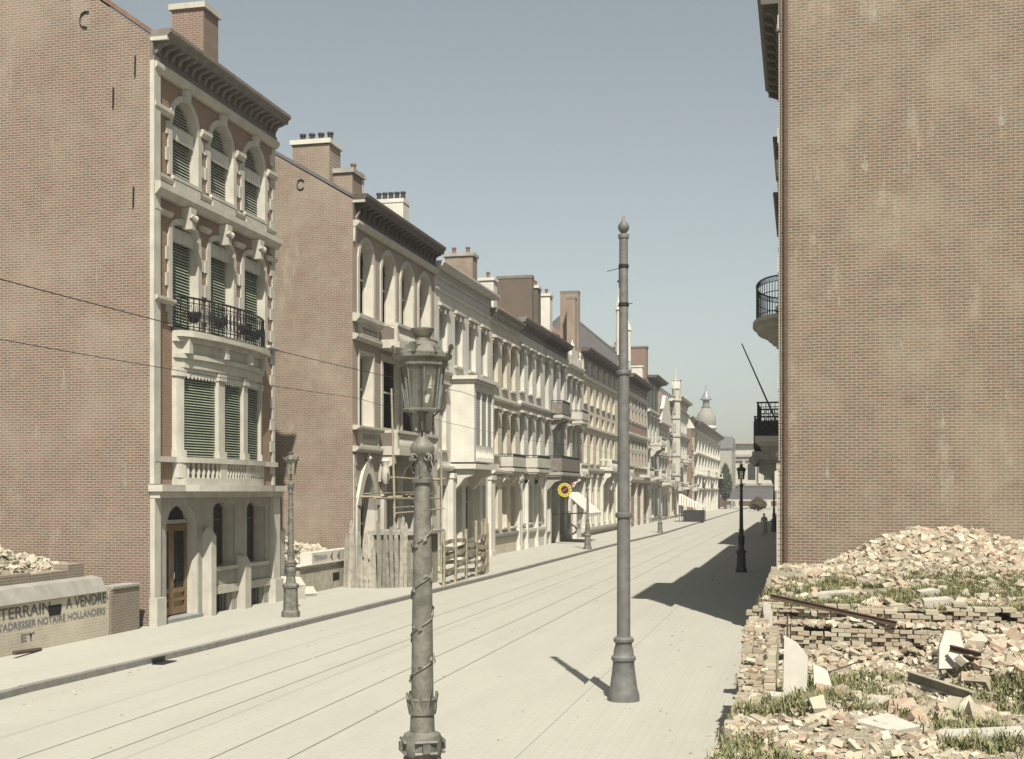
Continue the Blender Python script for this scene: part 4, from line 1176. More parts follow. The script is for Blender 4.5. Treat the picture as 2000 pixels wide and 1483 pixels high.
q = P_.mb(); q.lathe([(0, 1.9), (.8, 2.1), (1.8, 2.0), (2.7, 1.6), (3.5, 1.0), (3.9, .8)], 20, (-2.2, 55.5, 17.0)); P_.part(q, 'dome', 'dome', dm, smooth=True)
q = P_.mb(); q.lathe([(0, .95), (.2, 1.0), (.22, .7), (1.6, .7), (1.62, 1.2), (1.8, 1.2), (2.3, .75), (3.2, .35), (3.6, .12), (5.0, .03)], 10, (-2.2, 55.5, 20.8)); P_.part(q, 'lantern', 'zinc', dm)

# ================================================================== right side, seen only edge-on
def right_house(label, Y0, W, H, z, out, cmat='cornice_dark', side='gable_brick', slope=.6, D=12):
    h = House('house', label, Y0, W, H, L=-.5, sgn=-1, D=D, mat='front_brick', side=side)
    n = max(2, int(W / 2.4)); st = W / n
    for z0, z1 in ((1.0, 3.2), (4.6, 7.2), (8.3, min(10.8, H - 1.2))):
        if z1 < z0 + .4: continue
        h.row([st * k + .55 for k in range(n)], st - 1.1, z0, z1, kind='sash', depth=.2)
    h.shell(slope=slope, roof='tile')
    h.cornice(z - .9, z, out, mat=cmat, brackets=int(W * 1.6), end=.0)
    return h
R1 = House('house', 'brick house whose huge bare party wall fills the right of the picture', 31.0, 7.4, 15.8, L=-.5, sgn=-1, D=26, mat='front_brick', side='party_brick')
for z0, z1 in ((.9, 3.2), (4.6, 7.0), (8.3, 10.8), (12.0, 14.2)): R1.row((.9, 3.2, 5.5), 1.2, z0, z1, kind='sash', depth=.2)
R1.shell(slope=.75, roof='tile', zfoot=-.1)
R1.cornice(14.95, 16.0, .57, mat='cornice_dark', brackets=11, end=0)
q = R1.mb(); q.box((.003, .02, -.05), (.07, .4, 4.1)); q.box((.003, 0.0, 4.1), (.1, .5, 4.3)); q.box((.003, .03, 4.35), (.045, .45, 15.1)); R1.part(q, 'corner_strip', 'striped_brick')
q = R1.mb(); q.box((.071, -.006, -.05), (.09, .4, 4.12)); q.box((.05, -.01, 3.62), (.14, .3, 4.1)); R1.part(q, 'corner_stone', 'stone')
q = R1.mb()
for z in (6.1, 9.0, 12.2, 15.0): q.box((.046, -.004, z), (.07, .3, z + .35))
R1.part(q, 'corner_block', 'stone', None)
q = R1.mb(); q.tube([(-.12, -.07, .3), (-.12, -.07, 16.2)], .055, 8); R1.part(q, 'drain_pipe', 'rust')
# bow iron balcony of R1
def right_bow(h, uc, half, z, rail, out, slabh=.3):
    q = h.mb()
    pts = lambda r: [(r * math.sin(PI * k / 14), uc - half * math.cos(PI * k / 14) * (r / out)) for k in range(15)]
    q.prism([(a + .0, b, z - slabh * .4) for a, b in pts(out + .1)], (0, 0, slabh * .4))
    q.prism([(a, b, z - slabh) for a, b in pts(out - .02)], (0, 0, slabh * .6 - .002))
    for k in range(4): q.prism([(a, b, z - slabh - .1 * (k + 1)) for a, b in pts((out - .14) * (1 - .2 * (k + .6)))], (0, 0, .098))
    b0 = h.part(q, 'balcony', 'stone_grey')
    q = h.mb(); P_a = pts(out)
    for zz, r in ((z + rail, .02), (z + rail - .13, .012), (z + rail * .62, .012), (z + .12, .012)): q.tube([(a, b, zz) for a, b in P_a], r, 6)
    for i in range(57):
        a_ = PI * i / 56; a, b = out * math.sin(a_), uc - half * math.cos(a_)
        if i % 2 == 0: q.box((a - .009, b - .009, z), (a + .009, b + .009, z + rail))
        else: q.tube([(a, b + .05 * math.cos(k * PI / 3), z + rail - .065 + .05 * math.sin(k * PI / 3)) for k in range(7)], .008, 4)
    h.part(q, 'railing', 'iron', b0)
    return b0
def smear(h, xc, zc, w_, hh, seed, up=1.6, yoff=-.003):
    rs = random.Random(seed); q = MB(); n = 18; pts = []
    for k in range(n):
        a = 2 * PI * k / n; rr = rs.uniform(.6, 1.1)
        pts.append((xc + w_ * rr * math.cos(a) * (.45 if math.sin(a) > .3 else 1), yoff, zc + hh * rr * math.sin(a) * (up if math.sin(a) > 0 else .7)))
    q.prism(pts, (0, .0025, 0)); h.part(q, 'mortar_smear', 'mortar_smear')
for k, (px_, pz_, ww_, hh_) in enumerate(((.38, 11.3, .07, .22), (1.5, 11.5, .09, .2), (.62, 4.1, .05, .3), (2.35, 7.1, .05, .12), (3.3, 5.2, .07, .18), (1.72, 15.2, .06, .4), (4.6, 12.4, .1, .3), (.9, 8.2, .04, .2))):
    smear(R1, px_ + .5, pz_, ww_, hh_, k + 1)
for k, (px_, pz_, ww_, hh_) in enumerate(((-.75, 3.9, .05, .35), (-2.6, 6.5, .12, .3), (-1.6, 9.4, .05, .25))):
    smear(A, px_, pz_, ww_, hh_, k + 20)
for k, (px_, pz_, ww_, hh_) in enumerate(((-.35, 13.1, .09, .3), (-2.3, 12.8, .04, .4), (-1.2, 8.5, .06, .2))):
    smear(B, px_, pz_, ww_, hh_, k + 30)
right_bow(R1, 2.9, 1.9, 8.1, 1.0, .68, .24)
R2 = right_house('second house on the right with a square wrought iron balcony and a flagpole', 38.42, 5.0, 13.7, 14.45, .35)
R2.iron_rail(1.1, 4.4, 5.35, 6.4, .85, step=.14)
q = R2.mb()
for k in range(7):
    q.tube([(.86, 1.4 + k * .42 + .13 * math.cos(a * .7), 5.75 + .22 * math.sin(a * .7)) for a in range(10)], .014, 4)
for ww in (.25, .5, .7):
    for zc in (5.6, 5.85, 6.1): q.tube([(ww + .08 * math.cos(a * .8), 1.1, zc + .09 * math.sin(a * .8)) for a in range(9)], .013, 4)
R2.part(q, 'railing', 'iron')
R2.consoles((1.4, 4.1), 4.4, 5.14, .75, 'stone_grey', .25)
fp = empty('flagpole', (-.5, 41.5, 6.3), 'bare leaning flagpole fixed to the second house on the right', 'flagpole')
q = MB(); q.tube([(0, 0, -1.1), (-1.5, 1.6, 2.4)], .035, 8, .02); q.build('pole', 'frame_brown', fp)
q = MB(); q.box((-.12, -.08, -1.2), (0.0, .08, -.9)); q.build('bracket', 'iron', fp)
R3 = right_house('third house on the right with a heavy stone balcony and solid iron rail', 43.45, 7.0, 13.2, 13.95, .45)
R3.iron_rail(1.8, 5.2, 5.05, 6.3, 1.15, solid=True, slabmat='stone_grey', slab=.32); R3.consoles((2.1, 4.9), 3.3, 4.7, 1.0, 'stone_grey', .2)
q = R3.mb(); q.tube([(1.18, 1.7, 4.72), (1.18, 5.3, 4.72)], .17, 10); R3.part(q, 'scroll', 'stone_grey')
R4 = right_house('fourth house on the right, mostly hidden behind the nearer balconies', 50.5, 25.4, 12.5, 13.4, .4)
R4.balustrade(6.0, 10.0, 4.9, 5.9, 1.0, mat='stone_grey')
R5 = right_house('long dark row house on the right beyond the fourth', 76.05, 26.0, 15.2, 16.3, .5)
R6 = right_house('farthest row house on the right, seen only as its eaves', 102.1, 40.0, 13.0, 14.0, .6)
R7 = right_house('last low building on the right before the square', 142.2, 60.0, 9.0, 9.8, .4)

# ================================================================== far end of the street
gb = empty('warehouse', (-24.5, 285, 0), 'grey building with a corrugated roof at the end of the street', 'building')
q = MB(); q.box((-8, 0, -.1), (9.0, 14, 13.4)); q.build('wall', 'stone_grey', gb)
q = MB()
for k in range(34): q.box((-8.2 + k * .51, -.3, 13.4), (-8.2 + k * .51 + .36, 14, 16.2))
q.box((-8.2, -.1, 13.39), (9.1, 14, 16.0)); q.build('roof', 'zinc', gb)
q = MB(); q.box((-8, -.12, 13.1), (9.1, -.002, 13.35)); q.box((-8, -.12, 2.9), (9.05, -.002, 3.3)); q.build('cornice', 'cornice_grey', gb)
q = MB()
for x in (4.2, 6.2): q.box((x, -.06, .1), (x + 1.3, -.003, 2.5))
q.build('door', 'frame_brown', gb)
st = empty('station_building', (-2.0, 300, 0), 'wide pale stone public building with columns closing the street', 'building')
q = MB(); q.box((-13.4, 0, -.1), (26, 16, 15.0)); q.build('wall', 'stone', st)
q = MB(); q.box((-13.6, -1.1, 15.0), (26, 16, 15.9)); q.box((-13.5, -.8, 11.9), (26, -.002, 12.5)); q.box((-13.5, -.5, 11.0), (26, -.002, 11.3)); q.box((-13.5, -.7, 5.0), (26, -.002, 5.5)); q.box((-13.5, -.9, 3.5), (26, -.002, 4.0)); q.build('cornice', 'stone_grey', st)
q = MB()
for k in range(10): q.lathe([(0, .55), (.4, .5), (4.9, .42), (5.4, .6)], 10, (-11.5 + 3.8 * k, -.55, 5.55))
q.build('column', 'stone', st, smooth=True)
for k in range(9):
    q = MB(); x = -11.5 + 3.8 * k + 1.0; q.box((x, -.08, 6.4), (x + 1.8, -.003, 10.2)); q.build('window', 'glass', st)
q = MB()
for k in range(10): x = -12.6 + 3.8 * k; q.box((x, -.1, .2), (x + 2.6, -.003, 3.3))
q.build('arcade_door', 'frame_brown', st)
br = empty('footbridge', (-6.5, 262, 0), 'low grey bridge deck with light railing crossing the far end', 'bridge')
q = MB(); q.box((-9, 0, 1.9), (12, 4, 4.2)); q.build('deck', 'slate', br)
q = MB(); q.box((-9, -.2, 1.6), (12, -.01, 1.9)); q.build('edge_beam', 'stone', br)
for x in (-8.8, -2.2, 4.5, 11.2): q = MB(); q.box((x, .4, -.1), (x + .7, 3.6, 1.88)); q.build('pier', 'stone_grey', br)

def leafy(name, c, rx, rz, n, mat, parent, size):
    q = MB()
    for k in range(n):
        while True:
            p = Vector((rnd.uniform(-1, 1), rnd.uniform(-1, 1), rnd.uniform(-1, 1)))
            if .35 < p.length < 1: break
        k_ = 1 - .55 * max(0, p.z)
        p = Vector((c[0] + p.x * rx * k_, c[1] + p.y * rx * k_, c[2] + p.z * rz))
        d = Vector((rnd.uniform(-1, 1), rnd.uniform(-1, 1), rnd.uniform(-1, 1))).normalized(); e = d.orthogonal().normalized()
        s_ = size * rnd.uniform(.5, 1.2)
        q.quad(p - d * s_, p - e * s_ * .5, p + d * s_, p + e * s_ * .5)
    return q.build(name, mat, parent)
M['foliage'] = plain('dark_foliage', (.055, .075, .035), .8, .3, 3, bm=0, island=.4)
M['foliage_brown'] = plain('brown_foliage', (.12, .10, .055), .8, .3, 3, bm=0, island=.4)
tr_ = empty('conifer_tree', (-15.1, 255, 0), 'dark narrow tree standing against the pale building at the street end', 'tree')
leafy('crown', (0, 0, 5.6), 1.4, 3.8, 2600, 'foliage', tr_, .3)
q = MB(); q.lathe([(-.1, .3), (4, .2), (8.8, .04)], 8, (0, 0, 0)); q.build('trunk', 'frame_brown', tr_)
tr_ = empty('bush', (-8.0, 236, 0), 'brownish round bush in front of the far bridge', 'bush')
leafy('foliage', (0, 0, 1.3), 1.8, 1.3, 1500, 'foliage_brown', tr_, .22)
q = MB(); q.lathe([(-.1, .15), (1, .1), (1.6, .03)], 6, (0, 0, 0)); q.build('stem', 'frame_brown', tr_)

# market stall at the far left kerb
ca = empty('market_stall', (-12.2, 146, 0), 'far stall with a sloping striped canvas roof and dark underside at the left kerb', 'stall')
q = MB(); q.prism([(-1.9, 0, 3.3), (1.0, 0, 1.75), (1.0, 0, 1.68), (-1.9, 0, 3.2)], (0, 3.4, 0)); q.prism([(-1.9, -.02, 3.3), (1.0, -.02, 1.75), (.9, -.02, 1.5), (-1.9, -.02, 2.0)], (0, .015, 0)); q.build('canvas', 'stripes', ca)
q = MB()
for x, z in ((-1.85, 3.2), (.95, 1.7)):
    for y in (.1, 3.3): q.tube([(x, y, -.02), (x, y, z)], .035, 6)
q.build('pole', 'iron', ca)
q = MB(); q.box((-1.4, .12, .02), (.9, 3.2, 1.35)); q.build('dark_underside', 'cloth_dark', ca)  # dark box filling the underside of the canopy down to the ground

# ================================================================== street lamps
def make_lamp(label, x, y, scale=1.0, detail=True, mat='lamp_green', group='gas street lamps along the kerbs'):
    r = empty('street_lamp', (x, y, 0), label, 'street lamp', group)
    r.scale = (scale,) * 3
    def P(q, n, m, par=r, smooth=True):
        return q.build(n, m, par, smooth=smooth)
    q = MB(); q.lathe([(-.05, .28), (.0, .28), (.16, .27), (.2, .235), (.24, .225), (.84, .20), (.88, .24), (.94, .25), (.98, .22), (1.02, .15), (1.2, .13), (1.28, .15), (1.3, .15)], 8)
    base = P(q, 'base', mat, smooth=False)
    q = MB(); q.lathe([(1.3, .135), (1.33, .152), (1.46, .155), (1.49, .148)], 12); q.lathe([(1.49, .14), (1.5, .15), (1.52, .155), (1.64, .155), (1.67, .145), (1.69, .1), (1.82, .095), (1.83, .11), (1.87, .115), (1.92, .112), (1.95, .125), (1.96, .092)], 16)
    if detail:
        for k in range(4):
            a = PI / 2 * k + .5; c, s_ = math.cos(a), math.sin(a)
            for zz in (1.535, 1.625): q.tube([(c * .155 - s_ * t_, s_ * .155 + c * t_, zz) for t_ in (-.09, 0, .09)], .016, 5)
            q.chunk((c * .155, s_ * .155, 1.58), .03, .03, .035, (0, 0, a), .1)
        for k in range(9):
            a = 2 * PI * k / 9
            q.tube([(.105 * math.cos(a - .2), .105 * math.sin(a - .2), 1.87), (.122 * math.cos(a), .122 * math.sin(a), 1.99), (.105 * math.cos(a + .2), .105 * math.sin(a + .2), 1.87)], .013, 5)
    P(q, 'collar', mat, base)
    q = MB(); q.lathe([(1.95, .090), (2.6, .083), (3.2, .074), (3.68, .062)], 20)
    sh = P(q, 'shaft', mat)
    if detail:
        q = MB(); turns = -4.4
        pts = []
        for k in range(90):
            t_ = k / 89; z = 1.98 + 1.5 * t_; rr = .092 - .02 * t_ + .003
            a = -turns * 2 * PI * t_ + 1.0
            pts.append((rr * math.cos(a), rr * math.sin(a), z))
        q.tube(pts, .008, 6)
        for k in range(3, 88, 3):
            p = Vector(pts[k]); o = Vector((p.x, p.y, 0)).normalized(); tg = Vector((-o.y, o.x, 0))
            sg_ = 1 if (k // 4) % 2 else -1
            up_ = Vector((0, 0, sg_)); side_ = tg * (1 if sg_ > 0 else -1)
            tip = p + up_ * .062 + side_ * .028 - o * .002; b1 = p + up_ * .03 + side_ * .034 + o * .004; b2 = p + up_ * .038 - side_ * .006 + o * .004; md_ = p + up_ * .034 + side_ * .014 + o * .018
            q.add([tuple(v_) for v_ in (p + o * .004, b1, tip, b2, md_)], [(0, 1, 4), (1, 2, 4), (2, 3, 4), (3, 0, 4)])
        P(q, 'vine', mat, sh)
    q = MB(); q.lathe([(3.66, .06), (3.67, .085), (3.70, .088), (3.71, .066), (3.78, .06), (3.85, .062), (3.89, .085), (3.94, .1), (3.98, .088), (4.01, .055), (4.05, .03), (4.2, .028), (4.22, .045), (4.24, .05)], 16)
    if detail:
        for k in range(4):
            a = PI / 2 * k + .12; c, s_ = math.cos(a), math.sin(a)
            for e in (-1, 1):
                def V(t_, z): return (c * .066 - s_ * t_, s_ * .066 + c * t_, z)
                q.tube([V(e * (.052 + .036 * math.cos(b * .7) * (1 - b * .075)), 3.865 + .036 * math.sin(b * .7) * (1 - b * .075)) for b in range(-1, 12)], .0105, 6)
            q.tube([(c * .062, s_ * .062, 3.84), (c * .082, s_ * .082, 3.80), (c * .07, s_ * .07, 3.74), (c * .08, s_ * .08, 3.71)], .012, 5)
    P(q, 'capital', mat)
    q = MB()
    for k in range(4):
        a = PI / 2 * k + .3; c, s_ = math.cos(a), math.sin(a)
        q.tube([(c * .035, s_ * .035, 4.07), (c * .075, s_ * .075, 4.085), (c * .085, s_ * .085, 4.14), (c * .09, s_ * .09, 4.2), (c * .14, s_ * .14, 4.245)], .008, 6)
    bk_ = P(q, 'basket', mat)
    q = MB(); q.lathe([(4.235, .04), (4.235, .16), (4.25, .165), (4.26, .14)], 8); q.lathe([(4.585, .178), (4.6, .2), (4.64, .205), (4.66, .235), (4.69, .24), (4.70, .2)], 8)
    for k in range(8):
        a = 2 * PI * (k + .5) / 8; c, s_ = math.cos(a), math.sin(a)
        q.tube([(c * .137, s_ * .137, 4.25), (c * .178, s_ * .178, 4.6)], .007, 5)
    lf = P(q, 'lantern_frame', mat, smooth=False)
    q = MB()
    a0, a1 = [], []
    for k in range(8):
        a = 2 * PI * (k + .5) / 8; b = 2 * PI * (k + 1.5) / 8
        q.quad((.133 * math.cos(a), .133 * math.sin(a), 4.262), (.133 * math.cos(b), .133 * math.sin(b), 4.262), (.174 * math.cos(b), .174 * math.sin(b), 4.59), (.174 * math.cos(a), .174 * math.sin(a), 4.59))
    P(q, 'pane', 'lamp_glass', lf, False)
    q = MB(); q.lathe([(4.26, .012), (4.36, .012), (4.365, .03), (4.40, .034), (4.41, .015), (4.5, .013), (4.52, .022), (4.58, .03)], 10); P(q, 'burner', 'lamp_dark', lf)
    q = MB(); q.lathe([(4.70, .19), (4.72, .165), (4.76, .14), (4.79, .095), (4.80, .06), (4.82, .058), (4.83, .066), (4.885, .094), (4.895, .096), (4.90, .08)], 16)
    rf = P(q, 'lantern_roof', mat)
    q = MB()
    for k in range(8):
        a = 2 * PI * k / 8; c, s_ = math.cos(a), math.sin(a)
        big = k % 2 == 0
        h = .075 if big else .04
        def W(t_, z): return (c * .225 - s_ * t_ + c * z * .25, s_ * .225 + c * t_ + s_ * z * .25, 4.69 + z)
        for t_ in ((-.05, -.025, 0, .025, .05) if big else (-.02, .02)):
            q.tube([W(0, 0), W(t_ * .8, h * (.75 if abs(t_) > .03 else 1)), W(t_ * 1.2, h * (.7 if abs(t_) > .03 else .9))], .009, 5)
    P(q, 'crest', mat, rf)
    return r
make_lamp('ornate green gas lamp with vine-wrapped column, nearest to the camera', -2.94, 9.37)
make_lamp('green gas lamp on the left pavement beside the tall narrow house', -14.26, 32.87, .965)
make_lamp('small gas lamp standing past the white shop awning', -12.95, 75.56, .95, False)
make_lamp('distant gas lamp on the left kerb before the striped awning', -11.95, 107, .95, False)
make_lamp('dark gas lamp silhouetted in the shade on the right pavement', -2.6, 55.58, .98, False, 'lamp_dark')
make_lamp('farthest dark gas lamp, half hidden against the right-hand houses', -2.37, 112, 1.0, False, 'lamp_dark')

# ---- tall tramway post
tp = empty('tram_post', (-2.98, 21.05, 0), 'tall plain grey cast iron tramway post with a ball finial', 'post')
q = MB(); q.lathe([(-.05, .275), (.1, .272), (.13, .262), (.16, .258), (.2, .24), (.45, .205), (.66, .183), (.68, .19), (.70, .21), (.75, .212), (.77, .19), (.79, .175), (.86, .17), (.97, .14), (.99, .148), (1.02, .175), (1.06, .175), (1.09, .15), (1.10, .125)], 28); q.build('base', 'post_grey', tp, smooth=True)
q = MB(); q.lathe([(1.09, .116), (3.14, .112), (3.15, .135), (3.19, .145), (3.23, .135), (3.24, .108), (5.6, .098), (5.61, .118), (5.65, .126), (5.68, .118), (5.69, .083), (7.95, .074), (7.96, .09), (8.0, .095), (8.03, .088), (8.04, .04)], 28); q.build('pole', 'post_grey', tp, smooth=True)
q = MB(); q.lathe([(8.03, .03), (8.06, .05), (8.1, .085), (8.15, .098), (8.2, .085), (8.25, .045), (8.27, .03), (8.33, .02), (8.36, .004)], 20); q.build('finial', 'post_grey', tp, smooth=True)
q = MB(); q.lathe([(7.44, .079), (7.45, .088), (7.5, .088), (7.51, .079)], 20); q.tube([(-.3, .1, 7.42), (.1, -.03, 7.48)], .006, 6); q.lathe([(6.78, .083), (6.79, .092), (6.84, .092), (6.85, .083)], 20); q.tube([(-.12, .04, 6.8), (.16, -.05, 6.83)], .007, 6); q.build('wire_clamp', 'iron', tp)
# ---- trolley wires: sagging spans between supports every 35 m
for x, h, lb in ((-10.1, 5.78, 'overhead tram wire above the far track'), (-7.5, 5.86, 'overhead tram wire above the near track')):
    q = MB()
    for y0 in range(-5, 250, 32):
        pts = [(x, y0 + 32 * t_ / 12, h - .22 + .22 * (2 * t_ / 12 - 1) ** 2 * 1.0 + (.0)) for t_ in range(13)]
        q.tube(pts, .006, 5)
    tag(q.build('tram_wire', 'iron'), lb, 'wire', 'overhead tram wires')
# ================================================================== hoarding, scaffolding, fences
ho = empty('hoarding', (-14.8, 43.6, 0), 'hoarding of jagged upright planks before the brick house under repair', 'hoarding')
pa, pb = Vector((-16.6, 43.8, 0)), Vector((-14.35, 43.9, 0))
hb = random.Random(5)
path = [Vector((-16.7, 43.3, 0)), Vector((-15.3, 43.2, 0)), Vector((-14.25, 44.1, 0))]
q = MB()
def walk(path, step):
    out = []
    for a, b in zip(path[:-1], path[1:]):
        n = max(1, int((b - a).length / step))
        for k in range(n): out.append((a.lerp(b, (k + .5) / n), (b - a).normalized(), (b - a).length / n))
    return out
for p, d, w_ in walk(path, .17):
    h = hb.uniform(1.5, 2.2) if hb.random() > .2 else hb.uniform(2.3, 2.8)
    nrm = Vector((-d.y, d.x, 0)); hw = w_ / 2 - .01; ln = hb.uniform(-.11, .11)
    a = p - d * hw + nrm * hb.uniform(-.015, .015) - Vector((ho.location.x, ho.location.y, 0)); b = a + d * 2 * hw
    l_ = d * ln
    q.prism([tuple(a + Vector((0, 0, -.02))), tuple(b + Vector((0, 0, -.02))), tuple(b + l_ + Vector((0, 0, h - hb.uniform(.05, .35)))), tuple((a + b) / 2 + l_ + Vector((0, 0, h))), tuple(a + l_ + Vector((0, 0, h - hb.uniform(.05, .3))))], tuple(nrm * .03))
q.build('upright_planks', 'old_plank', ho)
sh_ = empty('site_shed', (-14.1, 46.0, 0), 'low shed of pale boards with a flat ledge behind the near lamp', 'shed')
q = MB(); 
for k in range(7): q.box((-.02 + hb.uniform(0, .015), -1.75 + k * .38, -.02), (.03, -1.75 + k * .38 + .36, 1.95 + hb.uniform(-.03, .03)))
for k in range(5): q.box((-1.75 + k * .35, -1.8, -.02), (-1.75 + k * .35 + .33, -1.76, 1.95))
q.build('wall_boards', 'plank', sh_)
q = MB(); q.box((-1.9, -1.95, 1.97), (.25, 1.1, 2.1)); q.build('ledge', 'stone_grey', sh_)
# woven board fence with pickets
fe = empty('plank_fence', (-13.2, 50.2, 0), 'sagging fence of warped horizontal boards with upright pickets', 'fence')
pf = [Vector((-13.25, 44.8, 0)), Vector((-13.4, 52.4, 0)), Vector((-16.5, 53.4, 0))]
q = MB(); o3 = Vector((13.2, -50.2, 0))
for i in range(8):
    z = .12 + i * .2
    if hb.random() < .12: continue
    for a, b in ((pf[0], pf[1]),):
        pts = []; ph = hb.uniform(0, 6); tl = hb.uniform(-.06, .06)
        n = 16; ht = hb.uniform(.14, .19)
        for k in range(n):
            for kk in (k, k + 1):
                pass
            def Pp(j):
                p = a.lerp(b, j / n) + o3; return Vector((p.x + .05 * math.sin(j * PI / 4 + (PI if i % 2 else 0)), p.y, z + .05 * math.sin(j * .55 + ph) + tl * j / n * 2))
            A1, B1 = Pp(k), Pp(k + 1)
            q.add([tuple(A1), tuple(B1), tuple(B1 + Vector((0, 0, ht))), tuple(A1 + Vector((0, 0, ht))), tuple(A1 + Vector((-.02, 0, 0))), tuple(B1 + Vector((-.02, 0, 0))), tuple(B1 + Vector((-.02, 0, ht))), tuple(A1 + Vector((-.02, 0, ht)))],
                  [(0, 1, 2, 3), (4, 7, 6, 5), (3, 2, 6, 7), (0, 4, 5, 1)])
q.build('horizontal_boards', 'plank', fe)
for k in range(5):
    p = pf[0].lerp(pf[1], (k + .1) / 4.4) + o3
    q = MB(); q.box((p.x - .05, p.y - .06, -.05), (p.x + .05, p.y + .06, 2.0 + hb.uniform(-.1, .5))); q.build('fence_post', 'pole', fe)
q = MB()
for k in range(26):
    t_ = k / 26; p = (Vector((-13.42, 51.2, 0)).lerp(Vector((-13.6, 53.3, 0)), t_ * 1.0)) + o3
    l_ = hb.uniform(-.12, .12); h = hb.uniform(1.7, 2.5)
    q.tube([(p.x, p.y, 0), (p.x + hb.uniform(-.05, .05), p.y + l_, h)], .022, 5)
q.build('picket', 'pole', fe)
# scaffolding poles
sf = empty('scaffolding', (-15.4, 46.5, 0), 'rough wooden pole scaffolding against the house under repair', 'scaffolding')
def pole(a, b, r=.04):
    q = MB(); q.tube([a, ((a[0] + b[0]) / 2 + .02, (a[1] + b[1]) / 2, (a[2] + b[2]) / 2 - .02), b], r, 8, r * .8); return q.build('scaffold_pole', 'pole', sf)
pole((0, -.9, 0), (-.1, -1.1, 7.6), .05); pole((.1, 5.0, 0), (.15, 4.8, 6.9), .05); pole((0, 2.3, 0), (-.05, 2.4, 4.6), .05)
pole((-.05, -3.2, 3.35), (0, 5.6, 3.3)); pole((.1, -1.2, 2.75), (.1, 5.4, 2.85)); pole((-.1, -1.1, 4.15), (0, 5.2, 4.1), .04); pole((-1.4, -1.0, 3.4), (.3, -.95, 3.4)); pole((-1.4, 2.35, 3.4), (.3, 2.35, 3.38)); pole((-1.3, 4.95, 4.15), (.3, 4.95, 4.15))
for (y0, y1, z, xo) in ((-3.1, .6, 3.5, -.5), (-.2, 3.2, 3.52, -.75), (1.5, 5.2, 3.46, -.4), (-.8, 2.6, 2.95, -.2)):
    q = MB(); q.prism([(xo, y0, z), (xo + .24, y0, z), (xo + .26, y1, z + .03), (xo + .02, y1, z + .03)], (0, 0, .04)); q.build('scaffold_board', 'plank', sf)

# ================================================================== low walls and signs on the left
lw = empty('low_wall', (-16.9, 14.0, 0), 'whitewashed low brick wall with painted for-sale lettering at the left edge', 'wall')
q = MB(); q.box((-.3, -30, -.1), (.0, 13.7, 1.12)); q.build('brickwork', 'white_brick', lw)
q = MB(); q.prism([(-.36, -30, 1.121), (.07, -30, 1.121), (-.1, -30, 1.45), (-.36, -30, 1.5)], (0, 43.5, 0)); q.build('coping', 'stone_grey', lw)
q = MB()
hx = random.Random(9)
for k in range(60): y = -30 + k * .72; q.box((-.75, y, 1.2 + hx.uniform(-.1, .05)), (-.37, y + .68, 1.75 + hx.uniform(-.1, .08)))
q.build('broken_top', 'low_brick', lw)
rot = (R(90), 0, R(90))
text_mesh('lettering', 'TERRAIN', 'letters', lw, (.009, 9.35, .8), rot, 1.85, .25)
text_mesh('lettering', 'A VENDRE', 'letters', lw, (.009, 11.82, .83), rot, 1.72, .25)
text_mesh('lettering', "S'ADRESSER NOTAIRE HOLLANDERS", 'letters_pale', lw, (.009, 9.3, .55), rot, 4.2, .17)
text_mesh('lettering', 'ET', 'letters_pale', lw, (.009, 10.1, .25), rot, .5, .17)
q = MB(); q.prism([(.008, 11.15, .72), (.008, 11.6, .72), (.008, 11.65, .96), (.008, 11.1, .96)], (.002, 0, 0)); q.build('hole', 'void', lw)  # flat dark plate standing in for the shade inside an opening
pw = empty('brick_pier', (-16.9, 27.75, 0), 'dark unpainted brick wall stub between the lettered wall and the tall house', 'wall')
q = MB(); q.box((-.38, 0, -.1), (.02, 1.35, 1.14)); q.build('brickwork', 'low_brick', pw)
q = MB(); q.box((-.42, .04, 1.141), (.06, 1.4, 1.2)); q.build('coping', 'stone_grey', pw)
bd = tag(MB().build('iron_bar', 'rust') if False else None, None) if False else None
q = MB(); q.tube([(-16.75, 24.6, .03), (-16.5, 23.3, .12)], .05, 6)
tag(q.build('dark_bar', 'rust'), 'dark bar lying against the foot of the lettered wall', 'bar')

gw = empty('low_wall', (-16.9, 38.5, 0), 'broken low wall with faded lettering between the two brick houses', 'wall')
q = MB(); q.box((-.3, 1.2, -.1), (0, 6.35, .98)); q.prism([(-.3, .1, -.1), (-.02, .1, -.1), (-.02, .1, .4), (-.3, .1, .6)], (0, 1.09, 0)); q.build('brickwork', 'whitewash', gw)
q = MB(); q.box((-.4, 2.2, 1.02), (.05, 6.3, 1.42)); q.box((-.42, 1.1, .981), (.08, 6.36, 1.018)); q.build('coping', 'stucco', gw)
text_mesh('lettering', 'TERRAIN', 'letters_pale', gw, (.058, 2.35, 1.13), rot, 1.25, .18)
text_mesh('lettering', "S'ADRESSER NOTAIRE", 'letters_pale', gw, (.006, 1.4, .72), rot, 3.3, .16)
for y, mt in ((3.9, 'letters_red'), (4.6, 'letters_red'), (5.85, 'letters')):
    q = MB(); q.prism([(.056, y, 1.2), (.056, y + .3, 1.4), (.056, y + .22, 1.2), (.056, y + .3, 1.04)], (.003, 0, 0)); q.build('painted_arrow', mt, gw)
q = MB(); q.box((.003, 4.3, .28), (.006, 4.95, .58)); q.build('hole', 'void', gw)  # thin dark plate, shade of an opening put into its colour
sp = tag(MB().build('x', 'stone') if False else None) if False else None
q = MB(); q.chunk((-17.3, 38.5, 1.1), .28, .24, 1.15, (0, .02, .1), .06)
tag(q.build('stone_stump', 'stone'), 'upright pale stone stump beside the green lamp on the left', 'stone')
